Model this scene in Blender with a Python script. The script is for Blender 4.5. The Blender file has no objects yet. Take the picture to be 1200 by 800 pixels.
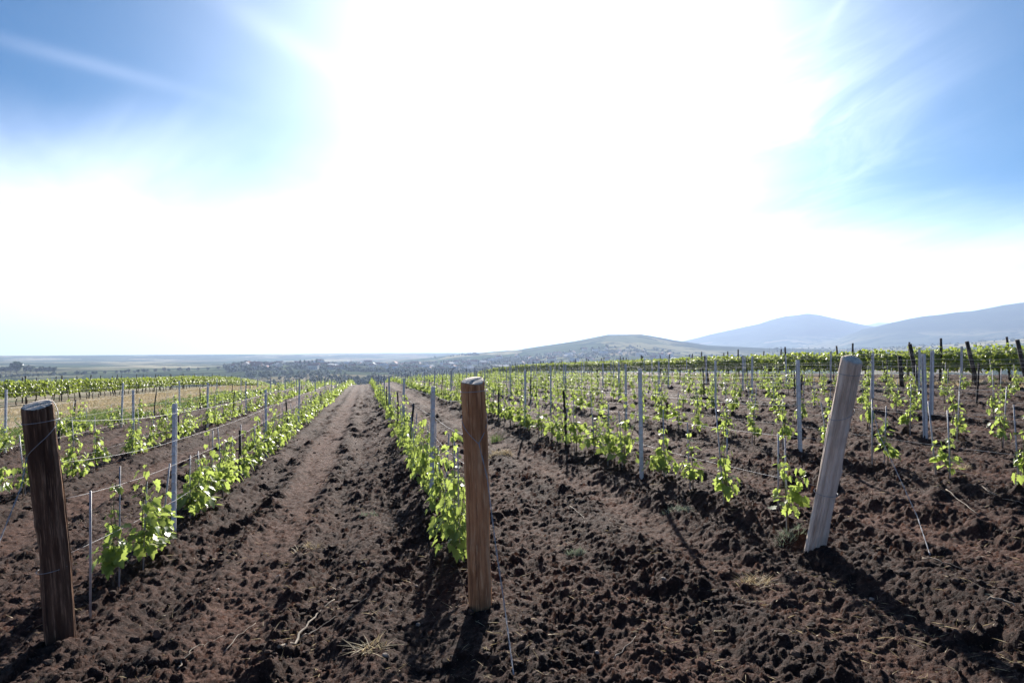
import bpy, math, random
import numpy as np
from mathutils import Vector, Matrix

# ------------------------------------------------------------------ camera, sky, sun, exposure
scene = bpy.context.scene
COL = scene.collection
R_ = math.radians
PHI = math.atan(171 / 800.0)               # camera heading, right of the vine rows (+Y)
PITCH = math.atan(15 / 800.0)
CAMZ = 1.7
cam_d = bpy.data.cameras.new('camera'); cam = bpy.data.objects.new('camera', cam_d); COL.objects.link(cam)
cam.location = (0, 0, CAMZ)
cam.rotation_euler = (math.pi / 2 + PITCH, 0, -PHI)
cam_d.lens = 24; cam_d.sensor_width = 36; cam_d.clip_start = 0.05; cam_d.clip_end = 60000
scene.camera = cam

SUN_EL = R_(22.5); SUN_AZ = PHI + math.atan(45 / 800.0)          # azimuth from +Y towards +X
sun_vec = Vector((math.sin(SUN_AZ) * math.cos(SUN_EL), math.cos(SUN_AZ) * math.cos(SUN_EL), math.sin(SUN_EL)))
sd = bpy.data.lights.new('sun', 'SUN'); sd.energy = 5.0; sd.angle = R_(0.55); sd.color = (1.0, 0.93, 0.84)
so = bpy.data.objects.new('sun', sd); COL.objects.link(so)
so.rotation_euler = sun_vec.to_track_quat('Z', 'Y').to_euler()

EXPOSURE = 1.2
SKY_STRENGTH = 0.05
scene.view_settings.view_transform = 'Standard'
scene.view_settings.look = 'None'
scene.view_settings.gamma = 1
scene.view_settings.exposure = EXPOSURE
scene.view_settings.use_curve_mapping = False

world = bpy.data.worlds.new('World'); scene.world = world; world.use_nodes = True
wt = world.node_tree; wt.nodes.clear()
def wn(t, **k):
    n = wt.nodes.new(t)
    for a, b in k.items(): setattr(n, a, b)
    return n
def wmath(op, a, b=None, c=None):
    n = wn('ShaderNodeMath', operation=op)
    for i, v in enumerate((a, b, c)):
        if v is None: continue
        if isinstance(v, (int, float)): n.inputs[i].default_value = v
        else: wt.links.new(v, n.inputs[i])
    return n.outputs[0]
sky = wn('ShaderNodeTexSky', sky_type='NISHITA')
sky.sun_disc = False; sky.sun_elevation = SUN_EL; sky.sun_rotation = SUN_AZ
sky.air_density = 1.0; sky.dust_density = 0.6; sky.ozone_density = 2.2; sky.altitude = 200
tc = wn('ShaderNodeTexCoord')
sep = wn('ShaderNodeSeparateXYZ'); wt.links.new(tc.outputs['Generated'], sep.inputs[0])
SIN_A, COS_A = math.sin(PHI), math.cos(PHI)
zc = wmath('ADD', wmath('MAXIMUM', sep.outputs[2], 0.0), 0.12)
comb = wn('ShaderNodeCombineXYZ')
wt.links.new(wmath('DIVIDE', sep.outputs[0], zc), comb.inputs[0])
wt.links.new(wmath('DIVIDE', sep.outputs[1], zc), comb.inputs[1])
def cirrus(scale, rot, stretch, lo, hi, detail, dist, loc=(0, 0, 0)):
    mp = wn('ShaderNodeMapping'); mp.inputs['Rotation'].default_value = (0, 0, rot)
    mp.inputs['Scale'].default_value = (1, stretch, 1); mp.inputs['Location'].default_value = loc
    wt.links.new(comb.outputs[0], mp.inputs[0])
    nz = wn('ShaderNodeTexNoise'); nz.inputs['Scale'].default_value = scale
    nz.inputs['Detail'].default_value = detail; nz.inputs['Roughness'].default_value = 0.58
    nz.inputs['Distortion'].default_value = dist
    wt.links.new(mp.outputs[0], nz.inputs['Vector'])
    mr = wn('ShaderNodeMapRange'); mr.inputs[1].default_value = lo; mr.inputs[2].default_value = hi
    mr.interpolation_type = 'SMOOTHSTEP'
    wt.links.new(nz.outputs[0], mr.inputs[0])
    return mr.outputs[0]
c1 = cirrus(0.55, R_(-35), 0.35, 0.42, 0.75, 8, 0.5, (3.1, 1.7, 0))
c2 = cirrus(2.2, R_(-62), 0.16, 0.55, 0.82, 9, 0.9, (0.4, 5.2, 0))
cl = wmath('ADD', wmath('MULTIPLY', c1, 0.85), wmath('MULTIPLY', c2, 0.5))
vd = wn('ShaderNodeVectorMath', operation='DOT_PRODUCT'); wt.links.new(tc.outputs['Generated'], vd.inputs[0])
vd.inputs[1].default_value = sun_vec
cosa = wmath('MAXIMUM', vd.outputs['Value'], 0.0)
aure = wmath('MULTIPLY', wmath('POWER', cosa, 20.0), wmath('ADD', 0.90, wmath('MULTIPLY', c1, 0.15)))
phase = wmath('ADD', 0.004, wmath('MULTIPLY', wmath('POWER', cosa, 16.0), 0.42))
xr = wn('ShaderNodeVectorMath', operation='DOT_PRODUCT'); wt.links.new(tc.outputs['Generated'], xr.inputs[0]); xr.inputs[1].default_value = (COS_A, -SIN_A, 0)
c3 = cirrus(0.8, R_(20), 0.5, 0.3, 0.75, 5, 0.4, (7.7, 2.2, 0))
lm = wn('ShaderNodeMapRange'); lm.interpolation_type = 'SMOOTHSTEP'; lm.inputs[1].default_value = 0.30; lm.inputs[2].default_value = 0.07; lm.inputs[3].default_value = 0; lm.inputs[4].default_value = 1
wt.links.new(wmath('ADD', sep.outputs[2], wmath('ADD', wmath('MULTIPLY', xr.outputs['Value'], 0.08), wmath('MULTIPLY', wmath('SUBTRACT', 0.5, c3), 0.07))), lm.inputs[0])
low = lm.outputs[0]
def sky_dir(u, v):
    a = PHI + math.atan((u - 600) / 800); e = math.atan((415 - v) / math.hypot(800, u - 600))
    return Vector((math.sin(a) * math.cos(e), math.cos(a) * math.cos(e), math.sin(e)))
def wdot(vec):
    n = wn('ShaderNodeVectorMath', operation='DOT_PRODUCT'); wt.links.new(tc.outputs['Generated'], n.inputs[0]); n.inputs[1].default_value = vec; return n.outputs['Value']
def contrail(u0, v0, u1, v1, width, amp):
    a, b = sky_dir(u0, v0), sky_dir(u1, v1); nrm = a.cross(b).normalized(); mid = (a + b).normalized(); half = a.dot(mid)
    q = wmath('DIVIDE', wmath('ADD', wdot(nrm), wmath('MULTIPLY', wmath('SUBTRACT', c1, .5), width)), width)
    g = wmath('POWER', 2.718, wmath('MULTIPLY', wmath('MULTIPLY', q, q), -1.0))
    along = wmath('POWER', wmath('MAXIMUM', wdot(mid), 0), math.log(.35) / math.log(half))
    return wmath('MULTIPLY', wmath('MULTIPLY', g, along), amp)
c4 = cirrus(1.7, R_(50), 0.5, 0.38, 0.75, 10, 1.6, (2.4, 8.2, 0))
tuftr = wmath('MULTIPLY', wmath('POWER', wmath('MAXIMUM', wdot(sky_dir(900, 135)), 0), 90.0), wmath('MULTIPLY', c4, 0.33))
trails = wmath('ADD', tuftr, wmath('ADD', contrail(-40, 30, 230, 105, .009, .07), wmath('ADD', contrail(260, -10, 420, 90, .016, .09), contrail(960, 40, 1000, -20, .006, .07))))
veil = wmath('ADD', wmath('ADD', trails, wmath('MULTIPLY', cl, phase)), wmath('ADD', aure, wmath('MULTIPLY', low, wmath('ADD', 0.30, wmath('MULTIPLY', wmath('POWER', cosa, 3.0), 0.60)))))
vcol = wn('ShaderNodeVectorMath', operation='SCALE'); vcol.inputs[0].default_value = (1.0, 0.95, 0.98)
wt.links.new(veil, vcol.inputs['Scale'])
tint = wn('ShaderNodeVectorMath', operation='MULTIPLY'); wt.links.new(sky.outputs[0], tint.inputs[0]); tint.inputs[1].default_value = (0.01, 0.39, 0.70)
skys = wn('ShaderNodeVectorMath', operation='SCALE'); wt.links.new(tint.outputs[0], skys.inputs[0])
skys.inputs['Scale'].default_value = SKY_STRENGTH
addc = wn('ShaderNodeVectorMath', operation='ADD')
wt.links.new(skys.outputs[0], addc.inputs[0]); wt.links.new(vcol.outputs[0], addc.inputs[1])
bg = wn('ShaderNodeBackground'); bg.inputs['Strength'].default_value = 1.0
wt.links.new(addc.outputs[0], bg.inputs['Color'])
wo = wn('ShaderNodeOutputWorld'); wt.links.new(bg.outputs[0], wo.inputs['Surface'])

# ------------------------------------------------------------------ numpy noise
def _h(ix, iy, seed):
    a = (ix.astype(np.int64) * 374761393 + iy.astype(np.int64) * 668265263 + seed * 1442695041) & 0xFFFFFFFF
    a = ((a ^ (a >> 13)) * 1274126177) & 0xFFFFFFFF
    a = ((a ^ (a >> 16)) * 2246822519) & 0xFFFFFFFF
    return ((a ^ (a >> 15)) & 0xFFFFFF) / float(0xFFFFFF)
def vnoise(x, y, seed=0):
    ix = np.floor(x); iy = np.floor(y); fx = x - ix; fy = y - iy
    u = fx * fx * fx * (fx * (fx * 6 - 15) + 10); v = fy * fy * fy * (fy * (fy * 6 - 15) + 10)
    a = _h(ix, iy, seed); b = _h(ix + 1, iy, seed); c = _h(ix, iy + 1, seed); d = _h(ix + 1, iy + 1, seed)
    return (a + (b - a) * u) * (1 - v) + (c + (d - c) * u) * v
def fbm(x, y, octs=4, seed=0, gain=0.5):
    s = 0; amp = 1; tot = 0
    for o in range(octs):
        s = s + amp * vnoise(x * 2 ** o + 17.3 * o, y * 2 ** o - 9.1 * o, seed + o); tot += amp; amp *= gain
    return s / tot - 0.5
def clods(x, y, cell, seed, dens=0.6):
    """height of rounded lumps, one per cell at most, in metres"""
    gx = x / cell; gy = y / cell; ix = np.floor(gx); iy = np.floor(gy)
    out = np.zeros_like(x)
    for dx in (-1, 0, 1):
        for dy in (-1, 0, 1):
            cx = ix + dx; cy = iy + dy
            on = _h(cx, cy, seed + 5) < dens
            px = cx + _h(cx, cy, seed); py = cy + _h(cx, cy, seed + 1)
            r = 0.28 + 0.42 * _h(cx, cy, seed + 2); el = 0.6 + 0.8 * _h(cx, cy, seed + 3)
            d2 = ((gx - px) * el) ** 2 + ((gy - py) / el) ** 2
            dome = np.sqrt(np.maximum(r * r - d2, 0)) * 1.25
            t1 = (_h(cx, cy, seed + 6) - .5) * 2.2; t2 = (_h(cx, cy, seed + 7) - .5) * 2.2; t3 = (_h(cx, cy, seed + 8) - .5) * 2.6
            cut = r * .62 + t1 * (gx - px) + t2 * (gy - py); cut2 = r * .8 - t2 * (gx - px) + t3 * (gy - py)
            hgt = np.maximum(np.minimum(np.minimum(dome, cut), cut2), 0) * (0.6 + 0.6 * _h(cx, cy, seed + 4))
            out = np.maximum(out, np.where(on, hgt, 0))
    return out * cell

# ------------------------------------------------------------------ lie of the land
ROW0 = 0.79; PITCHX = 2.79                                   # row 1 stands behind the brown centre post
def rowx(i): return ROW0 + PITCHX * (i - 1)
SINP, COSP = math.sin(PHI), math.cos(PHI)
_kx = np.array([-400, -60, -35, -20, -12, -7.6, -4.8, -2, 0.79, 3.58, 6.38, 9.17, 15, 22.6, 30, 45, 90, 400], float)
_kz = np.array([-14, -2.2, -0.9, -.30, -.20, -.14, -.15, -.155, .010, .25, .38, .47, .74, 1.04, 1.15, 1.1, -0.5, -16], float)
_tx = np.linspace(-400, 400, 16001); _tz = np.interp(_tx, _kx, _kz)
_k = np.hanning(41); _k /= _k.sum(); _tz = np.convolve(np.pad(_tz, 20, mode='edge'), _k, mode='valid')
RIDGES = [   # distance, near width, far width, skyline (px, px)
    (2800, 1000, 1300, [(-900, 424), (440, 424), (500, 419.5), (540, 415), (607, 410), (660, 401), (712, 391.5), (750, 392), (790, 400), (830, 405), (900, 408), (1000, 409), (1100, 404), (1200, 397), (1400, 392)]),
    (1450, 330, 500, [(-900, 432.5), (230, 432.5), (265, 430), (290, 426.5), (330, 428), (400, 427.5), (450, 430), (520, 430), (700, 427), (900, 424), (1200, 420), (1500, 418)]),
    (5600, 1100, 1300, [(-900, 420), (700, 419), (780, 404), (800, 399), (830, 392), (890, 381), (920, 373), (946, 368), (962, 370), (985, 376), (1010, 382), (1060, 390), (1200, 400)]),
    (4500, 900, 1300, [(-900, 421), (900, 412), (980, 398), (1010, 387), (1044, 379.5), (1080, 374), (1120, 369), (1140, 367), (1176, 359), (1200, 356), (1260, 353), (1350, 355), (1800, 362)]),
    (9500, 1800, 1800, [(-900, 424), (0, 420.5), (200, 418), (300, 416), (400, 413.5), (500, 412.5), (560, 413), (650, 412), (1000, 384), (1030, 378.5), (1050, 380), (1200, 390)]),
]
def base_height(x, y):
    x = np.asarray(x, float); y = np.asarray(y, float)
    near = np.interp(x, _tx, _tz) - 0.0232 * np.clip(y, -60, 400)
    y0 = 75 + 0.9 * np.maximum(np.abs(x + 2) - 12, 0)
    d = np.maximum(y - y0, 0); dm = 95.0
    near = near - np.where(d < dm, 0.0004 * d * d, 0.0004 * dm * dm + 0.0008 * dm * (d - dm))
    near = np.maximum(near, -80)
    r = np.hypot(x, y); az = np.arctan2(x, y) - PHI
    azc = np.clip(az, -1.15, 1.15); u = 600 + 800 * np.tan(azc); yc = np.cos(azc)
    far = np.full_like(x, -30.0)
    for (R, wf, wb, pts) in RIDGES:
        pu = [p[0] for p in pts]; pv = [p[1] for p in pts]
        hgt = CAMZ + (415 - np.interp(u, pu, pv)) / 800 * R * yc + 30.0
        fade = np.clip((1.5 - np.abs(az)) / 0.4, 0, 1)
        w = np.where(r < R, wf, wb); prof = np.exp(-((r - R) / w) ** 2)
        wob = 1 + 0.10 * fbm(x / 420, y / 420, 3, 60) * np.clip(hgt / 60, 0, 1.5)
        far = np.maximum(far, -30 + hgt * prof * fade * wob)
    far = far + 1.6 * fbm(x / 260, y / 260, 3, 70) * np.clip((r - 300) / 500, 0, 1)
    k = 1.2
    return np.logaddexp(near / k, far / k) * k
def soil_mask(x, y):
    e = 0.5 * fbm(x * 0.9, y * 0.9, 3, 90)
    m = np.clip((x + 9.9 + 2.2 * e) / 1.2, 0, 1) * np.clip((150 - y) / 8, 0, 1) * np.clip((y + 6) / 3, 0, 1)
    return m * np.clip((60 - x) / 3, 0, 1)
def alley(x):
    """smooth wheel-track factor 0..1 inside the alleys"""
    a = (x - ROW0) / PITCHX; i = np.floor(a); f = (a - i) * PITCHX
    c1 = 0.95 + 0.3 * (_h(i, i, 3) - 0.5); c2 = 2.05 + 0.2 * (_h(i, i, 4) - 0.5)
    c1 = np.where(i == -1, 1.15, c1); c2 = np.where(i == 0, 1.95, c2)
    t1 = np.exp(-((f - c1) / 0.30) ** 4); t2 = np.exp(-((f - c2) / 0.24) ** 4)
    t2 = np.where(i == -1, 0.25 * t2, t2); t1 = np.where(i == 0, 0.55 * t1, t1)
    return np.maximum(t1, t2 * 0.8), f
def soil_detail(x, y):
    wx = x + 0.16 * fbm(x * 0.7, y * 0.35, 3, 11) * 2
    tr, f = alley(wx)
    m = soil_mask(x, y)
    rough = (1 - 0.5 * tr) * (0.25 + 1.5 * np.clip(fbm(x * 1.3, y * 0.8, 3, 12) + 0.5, 0, 1) ** 1.4)
    rd = np.minimum(f, PITCHX - f)
    shadow_flat = np.zeros_like(x)                       # soil flattened at the end posts and along their shadows, so these show clearly
    for (ex, ey) in ((-2.0, 5.1), (.79, 4.76), (3.58, 4.93)):
        a = (x - ex) * -.257 + (y - ey) * -.966 - .8; c = (x - ex) * .966 - (y - ey) * .257
        shadow_flat = np.maximum(shadow_flat, np.exp(-(a / 1.5) ** 4 - (c / .5) ** 4))
    rough = rough * (1 - .6 * shadow_flat)
    h = 0.034 * np.sin(f * 9.5 + 3 * fbm(x * .4, y * .12, 2, 19)) * (1 - tr) + 0.045 * np.exp(-(rd / 0.45) ** 2) - 0.035 * tr
    h = h + 0.085 * fbm(x * 0.9, y * 0.45, 3, 13) * (1 - 0.5 * tr)
    h = h + 0.075 * fbm(x * 3.1, y * 2.6, 3, 14) * rough
    wx2 = x + 0.055 * fbm(x * 14, y * 14, 3, 15, .7); wy2 = y + 0.055 * fbm(x * 14, y * 14, 3, 16, .7)
    h = h + clods(wx2, wy2, 0.33, 61, 0.20) * rough * 0.46
    h = h + clods(wx2, wy2, 0.19, 21, 0.20) * rough * 0.42
    h = h + clods(wx2, wy2, 0.10, 31, 0.5) * (0.06 + 0.58 * rough)
    h = h + clods(wx2, wy2, 0.052, 41, 0.75) * (0.25 + 0.75 * rough)
    h = h + clods(wx2, wy2, 0.031, 51, 0.9) * 0.75
    h = h + 0.036 * fbm(x * 14, y * 14, 4, 17, .75) * (0.35 + rough) - 0.030 * np.abs(fbm(x * 7, y * 7, 3, 18)) * rough
    h = h - .045 * shadow_flat
    return h * m, tr
def ground(x, y, full=True):
    xa = np.array([float(x)]); ya = np.array([float(y)])
    z = base_height(xa, ya)
    if full: z = z + soil_detail(xa, ya)[0]
    return float(z[0])

def px(u, v, yc):
    """world point seen at pixel (u, v) of the 1200x800 photograph, yc metres ahead of the camera"""
    cp, sp = math.cos(PITCH), math.sin(PITCH)
    X = (u - 600) / 800; Y = (400 - v) / 800
    fwd = cp - Y * sp; up = sp + Y * cp
    s = yc / fwd
    return Vector((X * s * COSP + yc * SINP, -X * s * SINP + yc * COSP, CAMZ + up * s))
def cam_uv(p):
    yc = p[0] * SINP + p[1] * COSP; xc = p[0] * COSP - p[1] * SINP
    return 600 + 800 * xc / max(yc, .01), yc

# ------------------------------------------------------------------ materials
def nodes(name):
    m = bpy.data.materials.new(name); m.use_nodes = True
    t = m.node_tree; b = t.nodes['Principled BSDF']
    return m, t, b
def tn(t, ty, **ins):
    n = t.nodes.new(ty)
    for k, v in ins.items(): n.inputs[k.replace('_', ' ')].default_value = v
    return n
def ramp(t, src, stops):
    r = t.nodes.new('ShaderNodeValToRGB'); cr = r.color_ramp
    while len(cr.elements) < len(stops): cr.elements.new(0.5)
    for e, (p, c) in zip(cr.elements, stops):
        e.position = p; e.color = (*c, 1) if len(c) == 3 else c
    t.links.new(src, r.inputs[0]); return r.outputs[0]
def mix(t, fac, a, b, mode='MIX'):
    n = t.nodes.new('ShaderNodeMix'); n.data_type = 'RGBA'; n.blend_type = mode
    for s, v in ((n.inputs[0], fac), (n.inputs[6], a), (n.inputs[7], b)):
        if isinstance(v, (int, float)): s.default_value = v
        elif isinstance(v, tuple): s.default_value = (*v, 1)
        else: t.links.new(v, s)
    return n.outputs[2]
def pos(t): return t.nodes.new('ShaderNodeNewGeometry').outputs['Position']
def objc(t): return t.nodes.new('ShaderNodeTexCoord').outputs['Object']
def noise(t, vec, scale, detail=4, rough=0.55, stretch=None):
    if stretch:
        mp = t.nodes.new('ShaderNodeMapping'); mp.inputs['Scale'].default_value = stretch
        t.links.new(vec, mp.inputs[0]); vec = mp.outputs[0]
    n = tn(t, 'ShaderNodeTexNoise', Scale=scale, Detail=detail, Roughness=rough)
    t.links.new(vec, n.inputs['Vector']); return n.outputs[0]
def bump(t, b, src, strength, dist):
    n = tn(t, 'ShaderNodeBump', Strength=strength, Distance=dist)
    t.links.new(src, n.inputs['Height']); t.links.new(n.outputs[0], b.inputs['Normal'])

def mat_ground():
    m, t, b = nodes('ground_mix')
    P = pos(t)
    at = t.nodes.new('ShaderNodeAttribute'); at.attribute_name = 'cover'      # R soil, G track, B far, A woods
    sp = t.nodes.new('ShaderNodeSeparateColor'); t.links.new(at.outputs['Color'], sp.inputs[0])
    n1 = noise(t, P, 1.3, 5, .6, (1, .35, 1)); n2 = noise(t, P, 14, 6, .65); n3 = noise(t, P, 70, 4, .6); n4 = noise(t, P, 190, 3, .7)
    dark = ramp(t, n2, [(0.3, (0.0138, 0.0058, 0.0038)), (0.55, (0.0413, 0.0182, 0.0118)), (0.75, (0.0999, 0.0474, 0.0314))])
    dry = ramp(t, n2, [(0.3, (0.0506, 0.0206, 0.0128)), (0.55, (0.1120, 0.0486, 0.0304)), (0.78, (0.1950, 0.0967, 0.0638))])
    f = t.nodes.new('ShaderNodeMath'); f.operation = 'MULTIPLY_ADD'; t.links.new(sp.outputs[1], f.inputs[0]); f.inputs[1].default_value = .55
    r1 = ramp(t, n1, [(0.42, (0, 0, 0)), (0.70, (.45, .45, .45))]); t.links.new(r1, f.inputs[2]); f.use_clamp = True
    soil = mix(t, f.outputs[0], dark, dry)
    crumbs = ramp(t, n3, [(0.60, (0, 0, 0)), (0.74, (.75, .75, .75))])
    soil = mix(t, crumbs, soil, (0.2430, 0.1353, 0.0906))
    g1 = noise(t, P, .35, 5); g2 = noise(t, P, 5, 5, .7)
    gr = ramp(t, g2, [(0.3, (.19, .145, .09)), (0.55, (.34, .27, .18)), (0.75, (.48, .40, .29))])
    gr = mix(t, ramp(t, g1, [(0.45, (0, 0, 0)), (0.62, (1, 1, 1))]), gr, (.10, .13, .035))
    # far fields: patchwork
    mp = t.nodes.new('ShaderNodeMapping'); mp.inputs['Rotation'].default_value = (0, 0, .35); mp.inputs['Scale'].default_value = (.0042, .0026, 0)
    t.links.new(P, mp.inputs[0])
    vo = t.nodes.new('ShaderNodeTexVoronoi'); vo.distance = 'CHEBYCHEV'; vo.inputs['Scale'].default_value = 1; vo.inputs['Randomness'].default_value = .8
    t.links.new(mp.outputs[0], vo.inputs['Vector'])
    s2 = t.nodes.new('ShaderNodeSeparateColor'); t.links.new(vo.outputs['Color'], s2.inputs[0])
    fld = ramp(t, s2.outputs[0], [(0, (.055, .075, .042)), (.25, (.11, .135, .07)), (.45, (.22, .215, .12)), (.62, (.42, .37, .22)), (.72, (.045, .085, .03)), (.95, (.28, .23, .14))])
    for e in (): pass
    fw = noise(t, P, .012, 6, .65)
    fld = mix(t, ramp(t, fw, [(0.50, (0, 0, 0)), (0.58, (1, 1, 1))]), fld, (.032, .050, .024))
    wood = ramp(t, noise(t, P, .006, 9, .72), [(0.35, (.016, .028, .014)), (0.6, (.032, .050, .024)), (.72, (.085, .10, .05))])
    fld = mix(t, at.outputs['Alpha'], fld, wood)
    col = mix(t, sp.outputs[0], gr, soil)
    col = mix(t, sp.outputs[2], col, fld)
    t.links.new(col, b.inputs['Base Color'])
    b.inputs['Roughness'].default_value = .92; sl = t.nodes.new('ShaderNodeMath'); sl.operation = 'MULTIPLY_ADD'; t.links.new(sp.outputs[2], sl.inputs[0]); sl.inputs[1].default_value = -.22; sl.inputs[2].default_value = .22; t.links.new(sl.outputs[0], b.inputs['Specular IOR Level'])
    mm = t.nodes.new('ShaderNodeMath'); mm.operation = 'ADD'; t.links.new(n2, mm.inputs[0]); m4 = t.nodes.new('ShaderNodeMath'); m4.operation = 'MULTIPLY_ADD'; t.links.new(n4, m4.inputs[0]); m4.inputs[1].default_value = .6; t.links.new(n3, m4.inputs[2]); t.links.new(m4.outputs[0], mm.inputs[1])
    bump(t, b, mm.outputs[0], 1.0, .018)
    return m
def mat_soil_clod():
    m, t, b = nodes('soil_clod'); P = pos(t)
    n = noise(t, P, 16, 6, .65)
    ri = t.nodes.new('ShaderNodeNewGeometry').outputs['Random Per Island']
    c = ramp(t, n, [(0.3, (0.0151, 0.0067, 0.0047)), (0.55, (0.0413, 0.0189, 0.0124)), (0.78, (0.0964, 0.0474, 0.0320))])
    c = mix(t, ramp(t, ri, [(.55, (0, 0, 0)), (1, (.8, .8, .8))]), c, (.13, .070, .046))
    t.links.new(c, b.inputs['Base Color']); b.inputs['Roughness'].default_value = .9; b.inputs['Specular IOR Level'].default_value = .25
    bump(t, b, noise(t, P, 60, 4, .7), .9, .01); return m
def mat_leaf(name, a, c2, c3, tr, tw=.5):
    m, t, b = nodes(name)
    g = t.nodes.new('ShaderNodeNewGeometry'); oi = t.nodes.new('ShaderNodeObjectInfo')
    ad = t.nodes.new('ShaderNodeMath'); ad.operation = 'ADD'; t.links.new(g.outputs['Random Per Island'], ad.inputs[0]); t.links.new(oi.outputs['Random'], ad.inputs[1])
    fr = t.nodes.new('ShaderNodeMath'); fr.operation = 'FRACT'; t.links.new(ad.outputs[0], fr.inputs[0])
    c = ramp(t, fr.outputs[0], [(0, a), (.55, c2), (.93, c3), (1, (c3[0] * 1.35, c3[1] * 1.05, c3[2]))])
    nz = noise(t, objc(t), 45, 3); c = mix(t, ramp(t, nz, [(.4, (0, 0, 0)), (.7, (.35, .35, .35))]), c, (c3[0], c3[1], c3[2]))
    t.links.new(c, b.inputs['Base Color']); b.inputs['Roughness'].default_value = .42; b.inputs['Specular IOR Level'].default_value = .45
    ts = t.nodes.new('ShaderNodeBsdfTranslucent'); tcx = mix(t, .75, c, tr); t.links.new(tcx, ts.inputs['Color'])
    mx = t.nodes.new('ShaderNodeMixShader'); mx.inputs[0].default_value = tw
    t.links.new(b.outputs[0], mx.inputs[1]); t.links.new(ts.outputs[0], mx.inputs[2])
    t.links.new(mx.outputs[0], t.nodes['Material Output'].inputs['Surface']); return m
def mat_wood(name, lo, mid, hi, grain=1.0):
    m, t, b = nodes(name); O = objc(t)
    n = noise(t, O, 22, 8, .7, (1, 1, .07)); n2 = noise(t, O, 3.2, 5, .6, (1, 1, .6)); n3 = noise(t, O, 90, 4, .6, (1, 1, .05))
    c = ramp(t, n, [(.3, lo), (.52, mid), (.72, hi)])
    c = mix(t, ramp(t, n2, [(.45, (0, 0, 0)), (.66, (.75, .75, .75))]), c, tuple(v * .42 for v in mid))
    c = mix(t, ramp(t, n3, [(.56, (0, 0, 0)), (.68, (.7, .7, .7))]), c, hi)
    t.links.new(c, b.inputs['Base Color']); b.inputs['Roughness'].default_value = .82; b.inputs['Specular IOR Level'].default_value = .25
    ad = t.nodes.new('ShaderNodeMath'); ad.operation = 'ADD'; t.links.new(n, ad.inputs[0]); t.links.new(n3, ad.inputs[1])
    bump(t, b, ad.outputs[0], .8 * grain, .006); return m
def mat_cut():
    m, t, b = nodes('sawn_end'); O = objc(t)
    w = t.nodes.new('ShaderNodeTexWave'); w.wave_type = 'RINGS'; w.rings_direction = 'Z'
    w.inputs['Scale'].default_value = 28; w.inputs['Distortion'].default_value = 4; t.links.new(O, w.inputs['Vector'])
    c = ramp(t, w.outputs['Fac'], [(0, (.56, .46, .36)), (1, (.84, .76, .66))])
    c = mix(t, ramp(t, noise(t, O, 40, 4), [(.45, (0, 0, 0)), (.7, (.7, .7, .7))]), c, (.22, .18, .155)); t.links.new(c, b.inputs['Base Color']); b.inputs['Roughness'].default_value = .85; return m
def mat_metal(name, col, rough=.42, metal=.75):
    m, t, b = nodes(name); O = objc(t); n = noise(t, O, 30, 4)
    c = ramp(t, n, [(.3, tuple(v * .72 for v in col)), (.7, col)]); t.links.new(c, b.inputs['Base Color'])
    b.inputs['Metallic'].default_value = metal; b.inputs['Roughness'].default_value = rough; return m
def mat_plain(name, stops, scale=8, rough=.85, bmp=0):
    m, t, b = nodes(name); O = objc(t); n = noise(t, O, scale, 5); t.links.new(ramp(t, n, stops), b.inputs['Base Color'])
    b.inputs['Roughness'].default_value = rough; b.inputs['Specular IOR Level'].default_value = .25
    if bmp: bump(t, b, n, .6, bmp)
    return m
def mat_straw(name, stops, tw=.35):
    m, t, b = nodes(name); g = t.nodes.new('ShaderNodeNewGeometry')
    c = ramp(t, g.outputs['Random Per Island'], stops); t.links.new(c, b.inputs['Base Color']); b.inputs['Roughness'].default_value = .7
    ts = t.nodes.new('ShaderNodeBsdfTranslucent'); t.links.new(c, ts.inputs['Color'])
    mx = t.nodes.new('ShaderNodeMixShader'); mx.inputs[0].default_value = tw
    t.links.new(b.outputs[0], mx.inputs[1]); t.links.new(ts.outputs[0], mx.inputs[2])
    t.links.new(mx.outputs[0], t.nodes['Material Output'].inputs['Surface']); return m

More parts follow.
